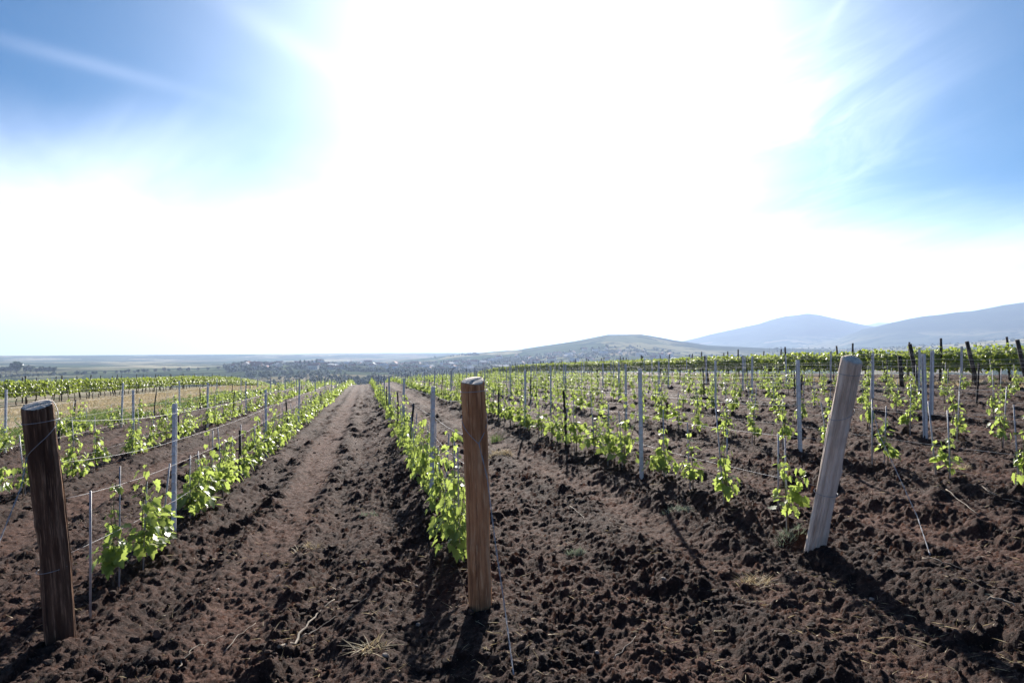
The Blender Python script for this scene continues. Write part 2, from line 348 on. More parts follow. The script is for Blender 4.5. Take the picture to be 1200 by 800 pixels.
M = {
    'ground': mat_ground(), 'clod': mat_soil_clod(),
    'leaf': mat_leaf('young_vine_leaf', (.040, .095, .022), (.095, .18, .036), (.24, .31, .085), (.56, .68, .15), .52),
    'oldleaf': mat_leaf('mature_vine_leaf', (.035, .080, .016), (.075, .135, .026), (.16, .21, .045), (.50, .60, .09), .50),
    'farwood': mat_plain('far_woods', [(.3, (.040, .062, .030)), (.7, (.085, .11, .05))], .12, 1.0),
    'treeleaf': mat_leaf('tree_leaf', (.022, .040, .016), (.035, .058, .020), (.055, .080, .030), (.08, .13, .03), .2),
    'stem': mat_plain('vine_bark', [(.3, (.07, .045, .03)), (.7, (.17, .115, .07))], 60),
    'shoot': mat_plain('green_shoot', [(.3, (.12, .16, .045)), (.7, (.24, .20, .09))], 40, .6),
    'wood_mid': mat_wood('weathered_brown_wood', (.14, .055, .028), (.60, .270, .120), (.86, .54, .31)),
    'wood_dark': mat_wood('dark_stained_wood', (.034, .017, .011), (.12, .060, .036), (.40, .24, .15)),
    'wood_grey': mat_wood('bleached_grey_wood', (.46, .31, .22), (.82, .66, .53), (.90, .79, .68), .6),
    'wood_old': mat_wood('old_dark_wood', (.020, .015, .012), (.050, .038, .032), (.12, .095, .08)),
    'cut': mat_cut(),
    'steel': mat_metal('galvanised_steel', (.80, .80, .82), .5, .15),
    'rod': mat_metal('dull_steel_rod', (.50, .49, .50), .55, .2),
    'wire': mat_metal('galvanised_wire', (.40, .40, .42), .6, .3),
    'rust': mat_metal('rusty_wire', (.22, .15, .12), .6, .4),
    'straw': mat_straw('dry_straw', [(0, (.30, .23, .12)), (.5, (.48, .38, .22)), (1, (.62, .52, .34))]),
    'weed': mat_straw('green_weed', [(0, (.07, .12, .03)), (.6, (.12, .19, .045)), (1, (.22, .27, .09))], .45),
    'paleweed': mat_straw('pale_weed', [(0, (.14, .17, .11)), (1, (.30, .34, .24))], .3),
    'stone': mat_plain('pale_stone', [(.3, (.22, .16, .12)), (.7, (.46, .37, .30))], 18, .8, .004),
    'twig': mat_plain('dead_twig', [(.3, (.14, .11, .08)), (.7, (.34, .28, .22))], 40, .8),
    'render_w': mat_plain('cream_render', [(.3, (.55, .51, .45)), (.7, (.70, .67, .61))], .6),
    'roof': mat_plain('red_roof_tile', [(.3, (.24, .10, .07)), (.7, (.36, .17, .12))], 1.5),
    'roofg': mat_plain('grey_roof', [(.3, (.42, .42, .43)), (.7, (.58, .58, .58))], 1.5),
    'pane': mat_plain('dark_window', [(.3, (.03, .035, .04)), (.7, (.06, .065, .07))], 2, .2),
}

# ------------------------------------------------------------------ mesh helpers
class MB:
    def __init__(s): s.v = []; s.f = []; s.mi = []
    def add(s, vs, fs, mi=0):
        o = len(s.v); s.v.extend(vs); s.f.extend([tuple(i + o for i in f) for f in fs]); s.mi.extend([mi] * len(fs))
    def tube(s, pts, rad, n=6, mi=0, cap=True):
        pts = [Vector(p) for p in pts]; o = len(s.v); k = len(pts)
        for i, p in enumerate(pts):
            d = (pts[min(i + 1, k - 1)] - pts[max(i - 1, 0)]).normalized()
            a = d.orthogonal().normalized() if abs(d.z) < .9 else Vector((1, 0, 0)); a = (a - d * a.dot(d)).normalized()
            if abs(d.z) < .9: a = d.cross(Vector((0, 0, 1))).normalized()
            c = d.cross(a); r = rad[i] if isinstance(rad, (list, tuple)) else rad
            for j in range(n):
                th = 2 * math.pi * j / n; s.v.append(tuple(p + a * (r * math.cos(th)) + c * (r * math.sin(th))))
        for i in range(k - 1):
            for j in range(n):
                j2 = (j + 1) % n; s.f.append((o + i * n + j, o + i * n + j2, o + (i + 1) * n + j2, o + (i + 1) * n + j)); s.mi.append(mi)
        if cap:
            s.f.append(tuple(o + j for j in range(n))[::-1]); s.f.append(tuple(o + (k - 1) * n + j for j in range(n))); s.mi += [mi, mi]
    def mesh(s, name, mats, smooth=True):
        me = bpy.data.meshes.new(name); me.from_pydata([tuple(v) for v in s.v], [], s.f)
        for m in mats: me.materials.append(m)
        me.polygons.foreach_set('material_index', s.mi)
        me.polygons.foreach_set('use_smooth', [smooth] * len(s.f)); me.update(); return me
def link(name, me, parent=None, loc=None, rot=None):
    o = bpy.data.objects.new(name, me); COL.objects.link(o)
    if parent: o.parent = parent
    if loc is not None: o.location = loc
    if rot is not None: o.rotation_euler = rot
    return o
def tag(o, label=None, cat=None, group=None, kind=None):
    if label: o['label'] = label
    if cat: o['category'] = cat
    if group: o['group'] = group
    if kind: o['kind'] = kind
    return o
def ordn(n):
    w = ['', 'first', 'second', 'third', 'fourth', 'fifth', 'sixth', 'seventh', 'eighth', 'ninth', 'tenth', 'eleventh', 'twelfth']
    if n < len(w): return w[n]
    suf = 'th' if 10 <= n % 100 <= 20 else {1: 'st', 2: 'nd', 3: 'rd'}.get(n % 10, 'th')
    return '%d%s' % (n, suf)
def ico(sub=1):
    import bmesh
    bm = bmesh.new(); bmesh.ops.create_icosphere(bm, subdivisions=sub, radius=1)
    v = [tuple(x.co) for x in bm.verts]; f = [tuple(q.index for q in p.verts) for p in bm.faces]; bm.free(); return v, f
ICO1 = ico(1); ICO2 = ico(2)
def np_mesh(name, co, tris, mats, smooth=True, mi=None):
    me = bpy.data.meshes.new(name); n = len(co); k = tris.shape[1]
    me.vertices.add(n); me.vertices.foreach_set('co', co.astype(np.float32).ravel())
    me.loops.add(tris.size); me.loops.foreach_set('vertex_index', tris.astype(np.int32).ravel())
    me.polygons.add(len(tris)); me.polygons.foreach_set('loop_start', np.arange(0, tris.size, k, dtype=np.int32))
    me.polygons.foreach_set('use_smooth', np.full(len(tris), smooth, dtype=bool))
    if mi is not None: me.polygons.foreach_set('material_index', mi.astype(np.int32))
    for m in mats: me.materials.append(m)
    me.update(calc_edges=True); return me

# ------------------------------------------------------------------ terrain: one sheet to the horizon
def geo(a, b, r):
    n = int(math.ceil(math.log(b / a) / math.log(r))); return a * (b / a) ** (np.arange(n) / n)
fan = np.radians(np.arange(-50, 50.001, 0.125)) + PHI
rest = np.radians(np.arange(54, 310, 4.0)) + PHI
ang = np.concatenate([fan, rest]); nA = len(ang)
rad = np.concatenate([geo(.25, 2.4, 1.12), geo(2.4, 60, 1.0036), geo(60, 13000, 1.018), [13000.0]]); nR = len(rad)
AA, RR = np.meshgrid(ang, rad)
gx = (RR * np.sin(AA)).ravel(); gy = (RR * np.cos(AA)).ravel(); rr = RR.ravel()
gz = base_height(gx, gy)
azr = np.abs(AA.ravel() - PHI); near = (rr < 170)
fanm = np.clip((np.radians(53) - azr) / np.radians(3), 0, 1) * np.clip((rr - 1.2) / 1.0, 0, 1)
idx = np.where(near)[0]
det, trk = soil_detail(gx[idx], gy[idx])
fade = np.clip((170 - rr[idx]) / 60, 0, 1) * fanm[idx]
gz[idx] += det * fade
cov = np.zeros((len(gx), 4), np.float32)
cov[:, 0] = soil_mask(gx, gy)
cov[idx, 1] = trk
cov[:, 2] = np.clip((rr - 190) / 60, 0, 1)
uu = 600 + 800 * np.tan(np.clip(AA.ravel() - PHI, -1.15, 1.15))
wd = fbm(gx / 600, gy / 600, 4, 130)
cov[:, 3] = np.clip((wd - 0.03) * 14, 0, 1) * np.clip((gz + 10) / 30, 0, 1) + np.clip((gz - 60) / 60, 0, 1) * (uu > 760)
cov[:, 3] = np.clip(cov[:, 3] * np.clip((rr - 1500) / 800, 0, 1), 0, 1)
cen = np.array([[0, 0, ground(0, 0, False)]])
co = np.concatenate([np.stack([gx, gy, gz], 1), cen])
I, J = np.meshgrid(np.arange(nR - 1), np.arange(nA), indexing='ij'); J2 = (J + 1) % nA
quads = np.stack([I * nA + J, (I + 1) * nA + J, (I + 1) * nA + J2, I * nA + J2], -1).reshape(-1, 4)
c0 = len(co) - 1
capq = np.stack([np.full(nA, c0), np.arange(nA), (np.arange(nA) + 1) % nA, np.full(nA, c0)], 1)
me = bpy.data.meshes.new('ground')
me.vertices.add(len(co)); me.vertices.foreach_set('co', co.astype(np.float32).ravel())
lv = np.concatenate([quads.ravel(), capq[:, :3].ravel()]).astype(np.int32)
ls = np.concatenate([np.arange(len(quads)) * 4, len(quads) * 4 + np.arange(nA) * 3]).astype(np.int32)
me.loops.add(len(lv)); me.loops.foreach_set('vertex_index', lv)
me.polygons.add(len(ls)); me.polygons.foreach_set('loop_start', ls)
me.polygons.foreach_set('use_smooth', np.ones(len(ls), bool)); me.materials.append(M['ground']); me.update(calc_edges=True)
ca = me.color_attributes.new('cover', 'FLOAT_COLOR', 'POINT')
ca.data.foreach_set('color', np.concatenate([cov, [[1, 0, 0, 0]]]).astype(np.float32).ravel())
tag(link('ground', me), kind='structure')

# ------------------------------------------------------------------ air
hb = MB(); HX = 13400
hz0 = float(co[:, 2].min()) - 1.5; hz1 = float(co[:, 2].max()) + 6
hb.add([(x, y, z) for z in (hz0, hz1) for y in (-HX, HX) for x in (-HX, HX)],
       [(0, 2, 3, 1), (4, 5, 7, 6), (0, 1, 5, 4), (2, 6, 7, 3), (0, 4, 6, 2), (1, 3, 7, 5)])
hm = bpy.data.materials.new('haze_air'); hm.use_nodes = True; ht = hm.node_tree; ht.nodes.clear()
pv = ht.nodes.new('ShaderNodeVolumePrincipled'); pv.inputs['Color'].default_value = (.53, .69, 1, 1)
pv.inputs['Density'].default_value = 0.00015; pv.inputs['Anisotropy'].default_value = .30
hmo = ht.nodes.new('ShaderNodeOutputMaterial'); ht.links.new(pv.outputs[0], hmo.inputs['Volume'])
tag(link('haze', hb.mesh('haze', [hm], False)), kind='stuff')

# ------------------------------------------------------------------ loose soil lumps
rng = np.random.default_rng(7)
def lumps():
    nL = 15000
    yc = 2.6 + (rng.random(nL) ** 1.6) * 17; u = rng.uniform(-120, 1320, nL)
    xc = (u - 600) / 800 * yc; x = xc * COSP + yc * SINP; y = -xc * SINP + yc * COSP
    tr, f = alley(x); keep = (rng.random(nL) > tr * .8) & (soil_mask(x, y) > .9)
    clump = vnoise(x * 1.3, y * .9, 77); keep &= rng.random(nL) < .25 + clump
    x, y = x[keep], y[keep]; n = len(x)
    size = .006 + .026 * rng.random(n) ** 3.0 + .020 * (rng.random(n) > .99)
    z = base_height(x, y) + soil_detail(x, y)[0]
    bv, bf = ICO2; bv = np.array(bv); bf = np.array(bf)
    nv = len(bv)
    nz = 1 + .55 * (rng.random((40, nv)) - .5)
    # soften the jitter so that lumps are irregular, not spiky
    vo = []
    for k in range(40):
        d = rng.normal(size=(5, 3)); d /= np.linalg.norm(d, axis=1)[:, None]
        w = rng.uniform(-.35, .3, 5); s = 1 + (np.maximum(bv @ d.T, 0) ** 2 @ w)
        pl = rng.normal(size=(9, 3)); pl /= np.linalg.norm(pl, axis=1)[:, None]; lim = rng.uniform(.45, .85, 9)
        dd = bv @ pl.T; kk = np.min(np.where(dd > 1e-3, lim / np.maximum(dd, 1e-3), 9), axis=1); kk = np.minimum(kk, 1)
        vo.append(bv * (s * (.8 + .2 * nz[k]) * kk)[:, None] * 1.2)
    vo = np.array(vo)
    pick = rng.integers(0, 40, n); sh = vo[pick] * (size[:, None, None] * rng.uniform(.65, 1.25, (n, 1, 3)))
    th = rng.uniform(0, 6.28, n); c, s = np.cos(th)[:, None], np.sin(th)[:, None]
    X = sh[:, :, 0] * c - sh[:, :, 1] * s; Y = sh[:, :, 0] * s + sh[:, :, 1] * c
    P = np.stack([X + x[:, None], Y + y[:, None], sh[:, :, 2] * .8 + (z + size * .08)[:, None]], -1).reshape(-1, 3)
    F = (bf[None] + (np.arange(n) * nv)[:, None, None]).reshape(-1, 3)
    tag(link('soil_clods', np_mesh('soil_clods', P, F, [M['clod']], False)), 'loose crumbs and clods of dark tilled earth between the vine rows', 'soil', kind='stuff')
lumps()

# ------------------------------------------------------------------ vine leaves and vines
LEAF = [(0, 0), (.16, -.12), (.40, -.10), (.38, .10), (.54, .24), (.40, .36), (.46, .58), (.22, .60), (.14, .80), (0, .98),
        (-.14, .80), (-.22, .60), (-.46, .58), (-.40, .36), (-.54, .24), (-.38, .10), (-.40, -.10), (-.16, -.12)]
def leaf(mb, p, out, droop, size, rnd, mi=0, simple=False):
    out = Vector(out); out.z = 0
    out = out.normalized() if out.length > 1e-4 else Vector((1, 0, 0))
    z = Vector((0, 0, 1))
    tip = out * math.cos(droop) - z * math.sin(droop); nrm = out * math.sin(droop) + z * math.cos(droop)
    roll = rnd.uniform(-.6, .6); side = tip.cross(nrm)
    side, nrm = side * math.cos(roll) + nrm * math.sin(roll), nrm * math.cos(roll) - side * math.sin(roll)
    p = Vector(p); fold = rnd.uniform(.05, .35); curl = rnd.uniform(-.1, .3)
    def q(a, b): return tuple(p + (side * a + tip * b + nrm * (fold * abs(a) - curl * b * b)) * size)
    if simple:
        mb.add([q(0, -.05), q(.42, .0), (q(.5, .45)), q(0, .95), q(-.5, .45), q(-.42, 0)], [(0, 1, 2, 3), (0, 3, 4, 5)], mi)
    else:
        o = [q(0, .35)] + [q(a * rnd.uniform(.9, 1.1), b) for a, b in LEAF]; n = len(LEAF)
        mb.add(o, [(0, 1 + i, 1 + (i + 1) % n) for i in range(n)], mi)
def young_vine(seed, height, spread, nleaf, lsize, simple=False, along=.6, bare=.12):
    rnd = random.Random(seed); fol = MB(); st = MB()
    bx, by = rnd.uniform(-.03, .03), rnd.uniform(-.04, .04)
    trunk_h = rnd.uniform(.12, .24)
    pts = [(bx, by, -.06), (bx + .01, by, trunk_h * .5), (bx + rnd.uniform(-.02, .02), by + rnd.uniform(-.03, .03), trunk_h)]
    st.tube(pts, [.011, .009, .008], 6, 0)
    shoots = []
    for k in range(rnd.choice([2, 3, 3, 4])):
        h = height * (1 if k == 0 else rnd.uniform(.45, .95)); dx = rnd.uniform(-.5, .5) * spread * (.5 if k == 0 else 1); dy = rnd.uniform(-1, 1) * spread * along * (.4 if k == 0 else 1)
        p = []
        for i in range(7):
            t = i / 6; p.append(Vector((pts[-1][0] + dx * t ** .8 + rnd.uniform(-.015, .015), pts[-1][1] + dy * t ** .8, trunk_h + (h - trunk_h) * t - (.06 * t * t if k else 0))))
        st.tube(p, [.006 - .0035 * i / 6 for i in range(7)], 5, 1); shoots.append(p)
    for i in range(nleaf):
        p = shoots[i % len(shoots)]; t = rnd.random() ** .85
        if rnd.random() < bare: t = 0
        a = t * 6; j = min(int(a), 5); c = p[j].lerp(p[j + 1], a - j)
        th = rnd.uniform(0, 2 * math.pi); r = rnd.uniform(.03, .5) * spread * (1.15 - .75 * t)
        out = Vector((math.cos(th), math.sin(th) * 1.15, 0)); s = lsize * rnd.choice((.55, .8, 1, 1.25)) * rnd.uniform(.8, 1.1) * (1.1 - .55 * t)
        b = c + out * r + Vector((0, 0, rnd.uniform(-.04, .05)))
        if not simple: st.tube([c, c.lerp(b, .5) + Vector((0, 0, .015)), b], .0016, 3, 1, False)
        leaf(fol, b, out, rnd.uniform(.1, 1.35), s, rnd, 0, simple)
    return fol, st
VN = 16
vine_var = []
for k in range(VN):
    dense = k % 2 == 0
    rr_ = random.Random(900 + k)
    hgt = rr_.uniform(.68, .95) if dense else rr_.uniform(.6, .92)
    f, s = young_vine(100 + k, hgt, rr_.uniform(.30, .42) if dense else rr_.uniform(.20, .30), rr_.randint(70, 100) + 20 if dense else rr_.randint(46, 68), .094 if dense else .086)
    vine_var.append((f.mesh('vine_foliage', [M['leaf']]), s.mesh('vine_stem', [M['stem'], M['shoot']]), hgt))
simple_var = []
for k in range(10):
    dense = k % 2 == 0; rr_ = random.Random(950 + k)
    f, s = young_vine(300 + k, rr_.uniform(.65, .95) if dense else rr_.uniform(.5, .8), .36 if dense else .22, 46 if dense else 26, .13, True)
    v = np.array([tuple(q) for q in f.v]); simple_var.append((v, f.f))

def rod_mesh(h, r, mat, name, lean=0):
    b = MB(); b.tube([(0, 0, -.1), (lean * .4, 0, h * .5), (lean, 0, h)], r, 6); return b.mesh(name, [mat])
rods = [rod_mesh(.95, .0075, M['rod'], 'thin_rod'), rod_mesh(1.05, .0065, M['rod'], 'thin_rod'), rod_mesh(.85, .007, M['rod'], 'thin_rod', .03)]
woodst = []
for k in range(4):
    b = MB(); rnd = random.Random(k); h = rnd.uniform(.85, 1.12)
    b.tube([(0, 0, -.1), (.004, 0, .2), (rnd.uniform(-.01, .02), .004, h * .6), (rnd.uniform(-.03, .03), 0, h)], [.026, .025, .023, .02], 7); woodst.append(b.mesh('wooden_stake', [M['wood_old']]))
def steel_mesh(h=1.47):
    """open galvanised C profile with a row of wire hooks"""
    w, d, t = .064, .038, .0035
    prof = [(-w / 2, 0), (-w / 2, d), (-w / 2 + .012, d), (-w / 2 + .012, d - t), (-w / 2 + t, d - t), (-w / 2 + t, t), (-.010, t), (-.006, -.006 + t), (.006, -.006 + t), (.010, t),
            (w / 2 - t, t), (w / 2 - t, d - t), (w / 2 - .012, d - t), (w / 2 - .012, d), (w / 2, d), (w / 2, 0), (.012, 0), (.007, -.007), (-.007, -.007), (-.012, 0)]
    prof = prof[::-1]; n = len(prof); b = MB()
    st = [(-.25, 0)]; z = .2
    while z < h - .06:
        st += [(z, 0), (z + .008, 1), (z + .020, 1), (z + .024, 0)]; z += .1
    st.append((h, 0)); k = len(st)
    for z, hook in st:
        for x, y in prof:
            b.v.append((x + (math.copysign(.008, x) if hook and abs(x) > w / 2 - .001 else 0), y, z))
    for i in range(k - 1):
        for j in range(n): b.f.append((i * n + j, i * n + (j + 1) % n, (i + 1) * n + (j + 1) % n, (i + 1) * n + j)); b.mi.append(0)
    b.f.append(tuple(range(n))[::-1]); b.f.append(tuple((k - 1) * n + q for q in range(n))); b.mi += [0, 0]
    return b.mesh('steel_post', [M['steel']], False)
steel_me = steel_mesh()

ROWS = list(range(-2, 9))
ROWNAME = {-3: 'row bordering the dry grass', -2: 'outermost row bordering the dry grass', -1: 'first row left of the dark post', 0: 'row behind the dark left post', 1: 'row behind the brown centre post',
           2: 'row behind the pale leaning post'}
for i in range(3, 9): ROWNAME[i] = '%s row right of the pale post' % ordn(i - 2)
FIRST_STEEL = {0: 8.1, 1: 8.2, 2: 8.44, 3: 9.07, 4: 9.7, 5: 12.4, 6: 10.6, 7: 11.8, 8: 13, -1: 8.9, -2: 9.6, -3: 10.5}
rnd = random.Random(5)
def in_view(x, y, m=60):
    u, yc = cam_uv((x, y)); return yc > .8 and -m < u < 1200 + m

# steel posts
steel_pos = {}
for i in ROWS:
    x = rowx(i); y = FIRST_STEEL[i] - (7.0 if FIRST_STEEL[i] > 11 else 0); k = 0; L = []
    while y < 128:
        xx = x + rnd.uniform(-.03, .03); L.append((xx, y)); k += 1
        y += 7.0 + rnd.uniform(-.15, .15)
    steel_pos[i] = L; n = 0
    for (xx, yy) in L:
        if not in_view(xx, yy, 20): continue
        n += 1; z = ground(xx, yy, False)
        root = link('steel_post', steel_me, None, (xx, yy, z + rnd.uniform(-.04, .04)), (rnd.uniform(-.02, .02), rnd.uniform(-.025, .025), math.pi / 2 + rnd.uniform(-.25, .25)))
        if n > 6: tag(root, 'small far steel post, past the sixth of the %s' % ROWNAME[i], 'post', 'galvanised steel trellis posts')
        else: tag(root, '%s steel post from the near end, %s' % (ordn(n), ROWNAME[i]), 'post', 'galvanised steel trellis posts')

# young vines, stakes
NEAR_Y = {2: [5.27, 6.35, 7.1, 7.95, 9.3, 9.75, 10.5, 11.3, 12.2], 0: [6.35, 6.75, 7.2, 8.75, 9.2, 9.8, 10.4], 1: [5.75, 6.3, 6.9, 7.6, 8.4]}
plants = []
for i in ROWS:
    x = rowx(i); ys = list(NEAR_Y.get(i, []))
    y = (ys[-1] + .85) if ys else 5.2 + rnd.uniform(0, .6)
    while y < 130:
        ys.append(y); y += .92 + rnd.uniform(-.1, .1)
    n = 0
    for y in ys:
        if y > 13 and rnd.random() < (.10 if i in (0, 1) else .12): continue
        xx = x + rnd.uniform(-.05, .05)
        if not in_view(xx, y, 30): continue
        n += 1; plants.append((cam_uv((xx, y))[1], i, n, xx, y))
plants.sort(); near_p = plants[:300]; far_p = plants[300:]
for q, (d, i, n, x, y) in enumerate(near_p):
    z = ground(x, y, False) + .05
    dense = (i in (0, 1) and rnd.random() < (.85 if i == 0 else .62)) or (i in (-1, -2, 2) and rnd.random() < .72) or rnd.random() < .22
    k = rnd.randrange(VN // 2) * 2 + (0 if dense else 1)
    sc = rnd.uniform(.8, 1.1)
    if i == 2 and n <= 3: k = 1 + 2 * n; sc = .88
    if i == 0 and n <= 1: k = 5; sc = .95
    if i == 1 and n <= 3: k = 2 * n
    root = link('grapevine', None, None, (x, y, z), (0, 0, rnd.choice((0, math.pi)) + rnd.uniform(-.5, .5))); root.scale = (sc * (.8 if i == 1 else 1), sc, sc * rnd.uniform(.95, 1.2))
    root.empty_display_size = .1
    look = 'bushy' if k % 2 == 0 else 'slender'
    if n <= 14: lab = '%s young grapevine, %s from the front, %s' % (look, ordn(n), ROWNAME[i])
    else: lab = 'small %s grapevine past the fourteenth, %s' % (look, ROWNAME[i])
    tag(root, lab, 'grapevine', 'young grapevines in the tilled rows')
    link('foliage', vine_var[k][0], root); link('stem', vine_var[k][1], root)
    rx, ry = x + rnd.uniform(-.03, .03), y + rnd.uniform(-.05, .05)
    r = link('vine_rod', rnd.choice(rods), None, (rx, ry, z - .05), (rnd.gauss(0, .04), rnd.gauss(0, .05), rnd.uniform(0, 6)))
    if n <= 14: lab = 'thin metal rod by the %s grapevine, %s' % (ordn(n), ROWNAME[i])
    else: lab = 'thin rod past the fourteenth grapevine, %s' % ROWNAME[i]
    tag(r, lab, 'rod', 'thin rods supporting the young vines')
# the many small far ones as one mass
V = []; F = []; o = 0
for (d, i, n, x, y) in far_p:
    v, f = rnd.choice(simple_var); th = rnd.uniform(0, 6.28); c, s = math.cos(th), math.sin(th); sc = rnd.uniform(.8, 1.15)
    z = ground(x, y, False) + .05
    w = np.stack([(v[:, 0] * c - v[:, 1] * s) * sc + x, (v[:, 0] * s + v[:, 1] * c) * sc + y, v[:, 2] * sc + z], 1)
    V.append(w); F.append(np.array(f) + o); o += len(w)
tag(link('distant_grapevines', np_mesh('distant_grapevines', np.concatenate(V), np.concatenate(F), [M['leaf']])), 'mass of small distant young grapevines towards the crest of the field', 'grapevines', kind='stuff')
b = MB()
for (d, i, n, x, y) in far_p:
    if d > 75: continue
    z = ground(x, y, False); b.tube([(x, y, z), (x + rnd.uniform(-.04, .04), y, z + .95)], .007, 3)
tag(link('distant_vine_rods', b.mesh('distant_vine_rods', [M['rod']])), 'thin rods among the distant young grapevines', 'rods', kind='stuff')
# short dark wooden stakes between steel posts
for i in ROWS:
    n = 0
    for (xx, yy) in steel_pos[i]:
        y = yy + 3.5 + rnd.uniform(-.4, .4)
        if rnd.random() < (.2 if i < 2 else .5) or not in_view(xx, y, 10) or y > 90: continue
        n += 1; o_ = link('wooden_stake', rnd.choice(woodst), None, (xx, y, ground(xx, y, False)), (rnd.gauss(0, .03), rnd.gauss(0, .04), rnd.uniform(0, 6)))
        tag(o_, ('%s dark wooden stake from the front, %s' % (ordn(n), ROWNAME[i])) if n <= 5 else 'small dark stake past the fifth, %s' % ROWNAME[i], 'stake', 'dark wooden stakes between the steel posts')

# ------------------------------------------------------------------ end posts
def wood_post(name, base, top, r0, r1, mat, seed, label, crack=True, slant=.26):
    rnd = random.Random(seed); b = MB(); base = Vector(base); top = Vector(top); ax = top - base; L = ax.length
    nz_, nt = 84, 80; low = -.18
    zz, tt = np.meshgrid(np.linspace(0, L, nz_ + 1), np.arange(nt) * 2 * math.pi / nt, indexing='ij')
    rel = .014 * fbm(np.cos(tt) * 5.5 + zz * .35 + seed, np.sin(tt) * 5.5 - zz * .3, 4, seed) + .016 * fbm(np.cos(tt) * 1.3 + zz * 3.1, np.sin(tt) * 1.3 + zz * .7, 4, seed + 9) - .012 * np.clip(.05 - np.abs(fbm(np.cos(tt) * 3 + zz * .25, np.sin(tt) * 3, 3, seed + 3)), 0, 1) / .05
    ph = [rnd.uniform(0, 6.28) for _ in range(8)]
    knots = [(rnd.uniform(0, 6.28), rnd.uniform(.2, L - .1), rnd.uniform(.02, .035)) for _ in range(5)]
    def r_at(th, z):
        t = max(z, 0) / L; r = r0 + (r1 - r0) * t
        r *= 1 + .03 * math.sin(2 * th + ph[0] + z) + .018 * math.sin(3 * th + ph[1] + 1.3 * z) + .010 * math.sin(9 * th + ph[2] + .8 * z) + .008 * math.sin(17 * th + ph[3] + 1.5 * z)
        r *= 1 + .035 * math.sin(4.1 * z + ph[4]) * math.cos(th + ph[5]) + .014 * math.sin(11 * z + ph[5] + th)
        for (kt, kz, ks) in knots:
            dt = math.atan2(math.sin(th - kt), math.cos(th - kt)) * r0; r += .010 * math.exp(-(dt * dt + (z - kz) ** 2 * .5) / (ks * ks))
        for c in (ph[6], ph[7] + 2):
            dt = math.atan2(math.sin(th - c), math.cos(th - c)); dt += .02 * math.sin(5 * z + c); r -= .012 * math.exp(-(dt / .035) ** 2) * (.55 + .45 * math.sin(2.2 * z + c))
        return r
    bend = rnd.uniform(-.012, .012)
    for i in range(nz_ + 1):
        z = low + (L - low) * i / nz_
        for j in range(nt):
            th = 2 * math.pi * j / nt; r = r_at(th, z)
            r += rel[i, j]
            if i == nz_: r *= .965
            b.v.append((r * math.cos(th) + bend * math.sin(3 * z), r * math.sin(th), z + (slant * (r * math.cos(th) * SINP + r * math.sin(th) * COSP) + .004 * math.sin(2 * th) if i == nz_ else (slant * .7 * (r * math.cos(th) * SINP + r * math.sin(th) * COSP) if i == nz_ - 1 else 0))))
    for i in range(nz_):
        for j in range(nt):
            j2 = (j + 1) % nt; b.f.append((i * nt + j, i * nt + j2, (i + 1) * nt + j2, (i + 1) * nt + j)); b.mi.append(0)
    # sawn end with a radial crack
    o = len(b.v); prev = nz_ * nt; ca_ = rnd.uniform(3.8, 5.2)
    for k, fr in enumerate((.8, .55, .3, .1)):
        for j in range(nt):
            x, y, z = b.v[nz_ * nt + j]; th = 2 * math.pi * j / nt
            dd = min(abs(math.atan2(math.sin(th - ca_), math.cos(th - ca_))), abs(math.atan2(math.sin(th - ca_ - 2.6), math.cos(th - ca_ - 2.6))) + .05)
            dz = -.02 * math.exp(-(dd * fr / .09) ** 2) if crack else 0
            b.v.append((x * fr, y * fr, L + slant * fr * (x * SINP + y * COSP) + .004 * (1 - fr) + dz + rnd.uniform(-.0012, .0012)))
        cur = o + k * nt
        for j in range(nt):
            j2 = (j + 1) % nt; b.f.append((prev + j, prev + j2, cur + j2, cur + j)); b.mi.append(1)
        prev = cur
    b.f.append(tuple(prev + j for j in range(nt))); b.mi.append(1)
    ob = link(name, b.mesh(name, [mat, M['cut']]), None, base); ob.rotation_mode = 'QUATERNION'; ob.rotation_quaternion = Vector((0, 0, 1)).rotation_difference(ax)
    tag(ob, label, 'post', 'wooden end posts of the trellis rows')
    return ob, L, r_at
def ring_wire(parent, z, r, tilt, rw=.0022):
    b = MB(); n = 40; pts = []
    for j in range(n + 3):
        th = 2 * math.pi * j / n; pts.append(((r + .004) * math.cos(th), (r + .004) * math.sin(th), z + tilt * math.cos(th) + .0012 * j / n))
    b.tube(pts, rw, 5); link('wire_tie', b.mesh('wire_tie', [M['wire']]), parent)

c_base = px(563, 706, 4.82); c_top = px(555, 446, 4.76)
centre, cL, _ = wood_post('wooden_end_post', c_base, c_top, .078, .082, M['wood_mid'], 3, 'upright brown wooden end post with cracked sawn top, in the centre foreground')
ring_wire(centre, cL * .955, .088, .004)
l_base = px(70, 745, 4.56); l_top = px(46, 474, 4.44)
leftp, lL, _ = wood_post('wooden_end_post', l_base, l_top, .086, .092, M['wood_dark'], 8, 'dark brown wooden end post leaning slightly at the left edge')
ring_wire(leftp, lL * .93, .100, .006); ring_wire(leftp, lL * .30, .092, .01)
r_base = px(955, 640, 5.57); r_top = px(999, 421, 5.25)
rightp, rL, _ = wood_post('wooden_end_post', r_base, r_top, .078, .074, M['wood_grey'], 14, 'pale grey bleached wooden end post leaning to the right', False)
ring_wire(rightp, rL * .93, .081, .01); ring_wire(rightp, rL * .72, .082, .05); ring_wire(rightp, rL * .30, .083, .006)

